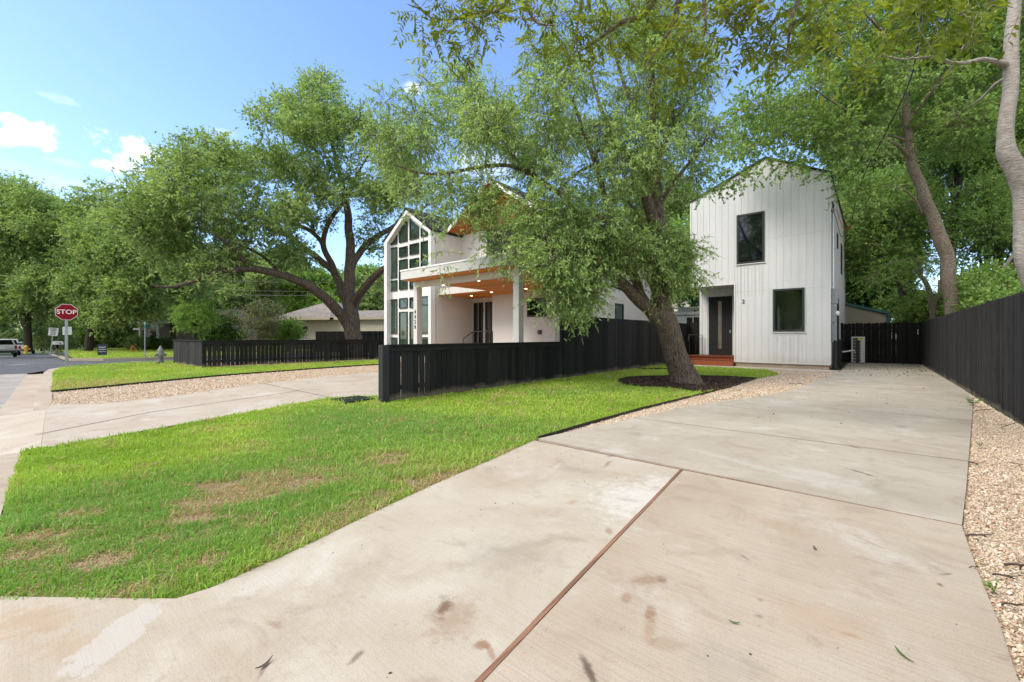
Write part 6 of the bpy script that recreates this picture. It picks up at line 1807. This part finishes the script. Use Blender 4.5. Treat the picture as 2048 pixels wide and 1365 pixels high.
# ------------------------------------------------------------------ other trees
def bgtree(name, label, u0, d, ubase, poly, n, mleaf, seed, leaf=(.2, .12), rad=(.9, 1.7), dd=3.0, twigs=55, lean=None, trunk=.35, bk=None, vb=None, leaves=11, cat='tree', group=None, tl=(.6, 1.2), multi=1, flat=.7, droop=.15, crown_name='crown', draw=.25, ztop=None):
    cl = poly_clumps(rt_, poly, n, d, dd, rad, .6, flat)
    bp = P(ubase, 690, d); bp.z = 0
    pc = np.mean([c[0] for c in cl], 0) if cl else np.array(bp)
    zt = max(c[0][2] for c in cl)
    limbs = []
    rr_ = random.Random(seed)
    for k in range(multi):
        o = Vector((rr_.uniform(-.5, .5), rr_.uniform(-.5, .5), 0)) * (1 if multi > 1 else 0) * min(1, trunk * 3)
        ln = Vector((pc[0] - bp.x, pc[1] - bp.y, 0))
        h_ = zt
        limbs.append(([bp + o * .4 - Vector((0, 0, .1)), bp + o * .6 + ln * .10 + Vector((0, 0, h_ * .15)), bp + o + ln * .35 + Vector((0, 0, h_ * .35)), bp + o * 2 + ln * .65 + Vector((0, 0, h_ * .58)), bp + o * 3 + ln * .9 + Vector((0, 0, h_ * .85))], [trunk * 1.25, trunk, trunk * .8, trunk * .5, trunk * .15]))
    for k in range(4):
        t = rr_.uniform(.3, .6)
        a = Vector(limbs[0][0][2]) * (1 - t) + Vector(limbs[0][0][3]) * t
        e = cl[rr_.randrange(len(cl))][0] if cl else a
        limbs.append(([a, a * .5 + Vector(e) * .5 + Vector((0, 0, .3)), Vector(e)], [trunk * .45, trunk * .28, trunk * .08]))
    return build_tree(name, label, cat, tuple(bp), limbs, cl, bk or M_barkd, mleaf, seed, twigs=twigs, leaves=leaves, tl=tl, leaf=leaf, droop=droop, step=.5, sides=12, tw_r=.008, jit=.1, conn_r=.03, draw_twigs=draw, group=group, flat=flat, crown_name=crown_name)
GL = 'trees across the cross street'
# the crowns over the far lawn
bgtree('street_tree', 'bushy bright tree at the far left with a dark leaning trunk', 0, 36, 58, [(-70, 350), (60, 340), (90, 370), (140, 385), (150, 440), (160, 520), (140, 590), (90, 640), (40, 655), (-60, 640)], 62, M_le, 101, trunk=.22, group=GL)
t2 = bgtree('street_tree', 'broad tree on dark twin trunks behind the navy yard sign', 0, 34, 176, [(150, 400), (190, 372), (240, 360), (300, 360), (350, 400), (350, 500), (330, 590), (300, 640), (240, 655), (180, 650), (120, 600), (130, 480)], 66, M_le, 102, trunk=.2, multi=3, group=GL)
bgtree('street_tree', 'tree with a dark trunk leaning left beside the far low fence', 0, 40, 348, [(250, 470), (300, 440), (360, 450), (430, 500), (420, 580), (380, 640), (320, 650), (260, 640), (230, 560)], 44, M_lb, 103, trunk=.22, group=GL)
bgtree('street_tree', 'distant tree in the gap under the arching elm limb, left side', 0, 58, 440, [(380, 540), (430, 500), (520, 505), (560, 540), (560, 640), (500, 690), (400, 690), (370, 640)], 40, M_lb, 104, leaf=(.3, .18), rad=(1.2, 2.2), dd=4, group=GL)
bgtree('street_tree', 'distant tree behind the grey roof of the bungalow', 0, 62, 620, [(540, 560), (600, 530), (680, 520), (760, 540), (800, 560), (800, 660), (720, 680), (600, 670), (540, 650)], 44, M_ly, 105, leaf=(.3, .18), rad=(1.2, 2.2), dd=4, group=GL)
bgtree('street_tree', 'dim tree filling the far end of the street at left', 0, 75, 60, [(-220, 480), (40, 470), (120, 500), (190, 560), (190, 690), (60, 710), (-220, 710)], 70, M_lb, 106, leaf=(.36, .22), rad=(1.6, 2.6), dd=5, group=GL)
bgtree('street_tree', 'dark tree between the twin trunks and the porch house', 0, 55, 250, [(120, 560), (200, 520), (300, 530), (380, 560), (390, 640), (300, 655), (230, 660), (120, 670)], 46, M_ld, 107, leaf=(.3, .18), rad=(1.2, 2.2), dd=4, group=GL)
bgtree('street_tree', 'far tree seen through the elm behind the carport house gable', 0, 50, 760, [(700, 560), (740, 540), (790, 550), (800, 640), (760, 670), (700, 660)], 22, M_lb, 108, leaf=(.26, .16), rad=(1.0, 1.8), dd=3, group=GL)
bgtree('street_tree', 'widest distant tree closing the view behind the bungalow and the porch house', 0, 74, 470, [(230, 560), (330, 520), (450, 515), (600, 520), (720, 545), (740, 700), (480, 715), (230, 705)], 90, M_lb, 109, leaf=(.34, .2), rad=(1.4, 2.4), dd=4, group=GL)
# garden plants over the far fence
bgtree('sapling', 'pale green young tree just behind the far fence corner', 0, 24, 388, [(370, 600), (400, 585), (435, 600), (445, 640), (420, 668), (370, 668), (350, 640)], 24, M_ly, 111, leaf=(.12, .06), rad=(.3, .55), dd=.8, trunk=.09, tl=(.3, .5), cat='sapling')
bgtree('crepe_myrtle', 'half-bare brownish shrub behind the far low fence left of the bungalow', 0, 31, 515, [(480, 625), (510, 605), (550, 612), (565, 650), (540, 680), (480, 680), (470, 650)], 22, M_lb, 112, leaf=(.11, .05), rad=(.35, .6), dd=.9, trunk=.06, multi=4, bk=M_wood, leaves=4, twigs=70, tl=(.4, .8), draw=1.0, cat='shrub', droop=-.2)
bgtree('sapling', 'bright green sapling in front of the bungalow wall', 0, 32, 575, [(570, 640), (582, 628), (600, 650), (608, 682), (560, 686), (552, 660)], 20, M_ly, 113, leaf=(.13, .07), rad=(.35, .6), dd=.7, trunk=.06, tl=(.3, .5), cat='sapling')
bgtree('shrub', 'dark evergreen shrub between the sapling and the brownish shrub behind the far low fence', 0, 34, 445, [(400, 650), (430, 630), (480, 632), (495, 690), (400, 692)], 24, M_ld, 114, leaf=(.14, .08), rad=(.5, .8), dd=1.0, trunk=.08, tl=(.3, .5), cat='shrub')
bgtree('hedge', 'clipped dark hedge in front of the porch house', 0, 38, 312, [(285, 682), (345, 682), (350, 704), (285, 704)], 26, M_ld, 115, leaf=(.12, .08), rad=(.4, .55), dd=.5, trunk=.05, tl=(.2, .35), cat='hedge')
bgtree('shrub', 'grey-green shrub just left of the clipped hedge', 0, 37, 272, [(262, 680), (285, 676), (288, 704), (262, 704)], 12, M_lb, 116, leaf=(.12, .07), rad=(.4, .55), dd=.5, trunk=.05, tl=(.2, .35), cat='shrub')
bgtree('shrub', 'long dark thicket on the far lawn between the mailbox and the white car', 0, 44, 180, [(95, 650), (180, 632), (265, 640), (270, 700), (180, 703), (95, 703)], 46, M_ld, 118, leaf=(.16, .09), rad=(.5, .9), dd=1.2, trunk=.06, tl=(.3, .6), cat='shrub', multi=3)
bgtree('shrub', 'light straggly shrub behind the mailbox at the far left', 0, 38, 82, [(55, 660), (110, 655), (150, 680), (150, 704), (60, 704)], 26, M_lb, 117, leaf=(.16, .07), rad=(.4, .7), dd=1.0, trunk=.05, tl=(.3, .5), cat='shrub')
# right-hand woods
GR = 'trees behind the right and back fences'
bgtree('wood_tree', 'ivy-clad tree right of the small house', 0, 23, 1822, [(1690, 350), (1760, 330), (1850, 340), (1880, 420), (1860, 520), (1800, 560), (1720, 560), (1690, 460)], 58, M_lr, 121, leaf=(.14, .09), rad=(.6, 1.1), dd=2.2, trunk=.3, bk=M_barkm, group=GR, twigs=60)
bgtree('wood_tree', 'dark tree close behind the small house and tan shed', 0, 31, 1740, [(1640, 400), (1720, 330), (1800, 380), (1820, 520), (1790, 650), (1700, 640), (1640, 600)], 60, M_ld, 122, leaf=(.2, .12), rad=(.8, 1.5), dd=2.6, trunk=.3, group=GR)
bgtree('wood_tree', 'slim dark-trunked tree between the mottled and the pale-barked trunks', 0, 20, 1885, [(1830, 120), (1950, 60), (2040, 120), (2060, 260), (1990, 340), (1900, 330), (1840, 260)], 60, M_ld, 123, leaf=(.13, .09), rad=(.6, 1.1), dd=2.2, trunk=.24, bk=M_barkd, group=GR, twigs=62)
bgtree('wood_tree', 'bright understory tree behind the fence right of the mottled trunk', 0, 19, 1960, [(1890, 420), (1950, 360), (2040, 380), (2070, 470), (2040, 520), (1970, 500), (1930, 560), (1900, 540)], 46, M_lr, 124, leaf=(.12, .08), rad=(.45, .8), dd=1.8, trunk=.14, bk=M_barkd, group=GR, twigs=52)
bgtree('wood_tree', 'tall far tree filling the sky gap above the small house ridge on the right', 0, 34, 1700, [(1620, 250), (1680, 140), (1780, 60), (1880, 120), (1900, 300), (1840, 420), (1720, 420), (1650, 350)], 74, M_lb, 125, leaf=(.2, .13), rad=(.9, 1.7), dd=3, trunk=.35, group=GR)
bgtree('wood_tree', 'tall far tree at the right edge behind the pale-barked trunk', 0, 30, 1990, [(1900, 160), (1980, 80), (2100, 60), (2140, 300), (2080, 440), (1980, 420), (1900, 340)], 70, M_lb, 126, leaf=(.18, .12), rad=(.8, 1.6), dd=2.8, trunk=.3, group=GR)
bgtree('wood_tree', 'leafy tree behind the gap between the leaning tree and the small house', 0, 27, 1380, [(1335, 470), (1390, 460), (1440, 500), (1440, 600), (1400, 612), (1340, 560)], 28, M_ly, 127, leaf=(.2, .12), rad=(.7, 1.2), dd=1.8, trunk=.25, group=GR)
bgtree('wood_tree', 'tall far tree showing between the leaning crown and the small house roof', 0, 44, 1300, [(1240, 380), (1330, 330), (1400, 380), (1400, 470), (1330, 500), (1240, 480)], 26, M_lb, 128, leaf=(.24, .15), rad=(.9, 1.6), dd=2, trunk=.3, group=GR)
# undergrowth above the fences
GU = 'undergrowth shrubs above the right fence'
for i, (lab, d, ub, poly, n, ml) in enumerate((
    ('dense shrub above the back fence right of the tan shed', 28, 1800, [(1750, 590), (1810, 570), (1860, 590), (1870, 660), (1770, 660)], 34, M_lr),
    ('large dark shrub beyond the shed under the dark tree', 30, 1750, [(1700, 560), (1780, 540), (1830, 570), (1830, 620), (1700, 610)], 30, M_ld),
    ('shrub against the right fence below the pale-barked trunk', 14, 1990, [(1940, 560), (2000, 545), (2070, 560), (2070, 640), (1990, 660), (1930, 640)], 34, M_lr),
    ('shrub against the right fence between the mottled trunk and the dark house', 17, 1940, [(1900, 560), (1940, 530), (1985, 545), (1985, 630), (1920, 650), (1895, 640)], 32, M_ly),
    ('low leafy tangle around the feathery tree base', 21, 1845, [(1800, 590), (1850, 575), (1900, 600), (1900, 650), (1800, 660)], 30, M_lr))):
    bgtree('shrub', lab, 0, d, ub, poly, n, ml, 140 + i, leaf=(.13, .075), rad=(.32, .6), dd=1.0, trunk=.05, tl=(.3, .5), cat='shrub', group=GU, multi=2)
# ivy on the ivy-clad trunk
rv = np.random.default_rng(9)
# trees on the opposite side of the street, behind the camera
for i, (x, y, rz, lab) in enumerate(((-40, -24, 1.0, 'first'), (-24, -26, 2.2, 'second'), (-8, -27, 4.0, 'third'), (10, -26, 5.1, 'fourth'))):
    c = copy_tree(t2)
    c.location = (x, y, -.15); c.rotation_euler = (0, 0, rz)
    c['label'] = lab + ' leafy tree standing across the street behind the viewer'
    c['group'] = 'trees on the opposite side of the street'

# ================================================================== LITTER
M_gl = leafmat('fallen_green_leaf', (.03, .08, .015), (.05, .12, .02), (.08, .16, .03), .1)
def fallen(u, v, L_, W_, rot, lab, mat=M_gl, curl=.006):
    p = G(u, v)
    n = 9; vs, fs = [], []
    for i in range(n):
        t = i / (n - 1); w_ = W_ * math.sin(math.pi * min(.98, max(.02, t ** .85))) * .5
        cx_ = (t - .5) * L_; cyv = .12 * L_ * (t - .5) ** 2 * 2
        z = .003 + curl * (2 * t - 1) ** 2
        for s_, dz in ((-1, .003), (0, 0), (1, .003)):
            x_, y_ = cx_, cyv + s_ * w_
            vs.append((p.x + x_ * math.cos(rot) - y_ * math.sin(rot), p.y + x_ * math.sin(rot) + y_ * math.cos(rot), z + dz))
    for i in range(n - 1):
        for k in range(2): fs.append((i * 3 + k, (i + 1) * 3 + k, (i + 1) * 3 + k + 1, i * 3 + k + 1))
    o = MB().add(vs, fs).build('fallen_leaf', mat)
    tag(o, lab, 'leaf', 'leaves fallen on the driveway')
def ang(u0, v0, u1, v1):
    a, b = G(u0, v0), G(u1, v1); return math.atan2(b.y - a.y, b.x - a.x)
fallen(1805, 1313, .085, .011, ang(1790, 1300, 1820, 1326), 'long narrow green leaf lying on the tan slab near the right edge')
fallen(1469, 1248, .045, .010, ang(1458, 1245, 1479, 1249), 'short green leaf lying mid-slab on the tan driveway')
M_dl = plain('dry_leaf', (.07, .05, .03), .8, .3, 30)
fallen(1630, 1100, .04, .012, ang(1625, 1095, 1634, 1104), 'small dark curled dry leaf on the tan slab', M_dl, .012)
fallen(530, 1332, .07, .012, ang(520, 1338, 541, 1322), 'thin brown dry leaf on the apron at the bottom left', M_dl, .01)
rl = np.random.default_rng(33)
def onslab(rng, poly, n):
    p = np.array(poly); lo, hi = p.min(0), p.max(0)
    q = rng.uniform(lo, hi, (n, 2)); q = q[inpoly(q[:, 0], q[:, 1], poly)]
    return q
dq = np.vstack([onslab(rl, right_slab, 110), onslab(rl, left_slab, 110), onslab(rl, far_slab, 260), onslab(rl, [(-.9, 17), (1.4, 17), (1.4, 25), (-.9, 25)], 380), onslab(rl, [(-1.3, 1.3), (0.1, 1.3), (-.2, 2.6), (-1.3, 2.6)], 40)])
dd_ = -dq[:, 0] * SA + dq[:, 1] * CA
o = stones('debris', rl, dq, rl.choice([.0018, .003, .0045, .007], len(dq), p=[.5, .3, .15, .05]) * np.clip(dd_ / 3.5, .8, 4), 0.0, islandmat('dark_debris', ((0, (.02, .013, .01)), (.7, (.06, .04, .028)), (1, (.14, .09, .06))), .9), flat=.5, elong=(.5, 1.6))
tag(o, 'dark specks of seed and leaf litter scattered over the driveway', 'litter', kind='stuff')
M_twig = plain('twig_brown', (.06, .045, .035), .9, .3, 20)
for i, (u0, v0, u1, v1, r, lab) in enumerate(((1937, 925, 1958, 932, .012, 'short dark stick by the slab edge on the right gravel'), (1932, 1072, 1975, 1075, .011, 'bent dark twig lying on the right gravel just past the board joint'), (2008, 1130, 2040, 1140, .012, 'thick dark stick among the bark bits on the right gravel'), (1985, 1150, 2035, 1160, .009, 'reddish stick below the thick dark one on the right gravel'),
    (2015, 926, 2045, 938, .006, 'thin curved twig near the right fence gravel'), (2002, 856, 2030, 848, .008, 'thin dark twig close to the right fence foot'), (2004, 1210, 2048, 1212, .008, 'dark twig at the lower right edge of the gravel'), (1938, 1136, 1950, 1138, .004, 'tiny twig hanging over the slab edge'), (1578, 768, 1612, 770, .012, 'dark twig on the gravel strip near the small house'), (1950, 822, 1988, 820, .012, 'dark twig beside the weed tuft by the fence'))):
    a_, b_ = G(u0, v0), G(u1, v1)
    mid = (a_ + b_) / 2 + Vector((.012, -.01, .012)) * (1 + i % 3)
    r *= .55
    m = MB().tube([a_, a_ * .7 + mid * .3 + Vector((.004 * (i % 3 - 1), .006, .004)), mid, mid * .5 + b_ * .5 + Vector((-.005, .004 * (i % 2), .0)), b_], [r, r * .95, r * .85, r * .7, r * .4], 6)
    c2 = mid + (b_ - a_) * .25 + Vector((.03, .03, .01))
    m.tube([mid, c2], [r * .6, r * .3], 5)
    tag(m.build('twig', M_twig), lab, 'twig', 'twigs on the gravel')
chips = np.array([g2(u, v) for u, v in ((2020, 1118), (2030, 1132), (1990, 1140), (2035, 1145), (2005, 1160), (1933, 1066), (1940, 1073), (1935, 918), (2045, 1120))])
def weed(u, v, h, n, lab, seed):
    p = G(u, v); r_ = np.random.default_rng(seed)
    w_ = thing('weed', lab, 'weed', (p.x, p.y, 0), 'weeds sprouting from the gravel')
    m = MB()
    pos, dv, Ln = [], [], []
    for k in range(n):
        a_ = r_.uniform(0, 6.28); tip = p + Vector((math.cos(a_) * h * .5, math.sin(a_) * h * .5, h * r_.uniform(.6, 1)))
        m.tube([p, (p + tip) / 2 + Vector((0, 0, h * .1)), tip], .0018, 4)
        for s_ in (.4, .7, 1.0):
            for q_ in range(2):
                pos.append(p + (tip - p) * s_); b_ = a_ + r_.uniform(-1.6, 1.6); dv.append((math.cos(b_), math.sin(b_), .3)); Ln.append(h * r_.uniform(.35, .6))
    m.build('stem', M_gl, w_)
    pos = np.array([tuple(q) for q in pos]); dv = unit(np.array(dv)); Ln = np.array(Ln)
    v_, f_, npf = leaves_np(pos, dv, unit(np.array([0, 0, 1.0]) + r_.normal(0, .3, pos.shape)), Ln, Ln * .42, .1, 0)
    mesh_np('leaves', v_, f_, npf, M_ly, w_)
weed(1988, 1186, .045, 4, 'tiny green weed nearest the camera on the right gravel', 1)
weed(1960, 894, .06, 4, 'small green weed in the middle of the right gravel', 2)
weed(1947, 812, .14, 9, 'taller green weed tuft at the bend of the slab by the fence', 3)
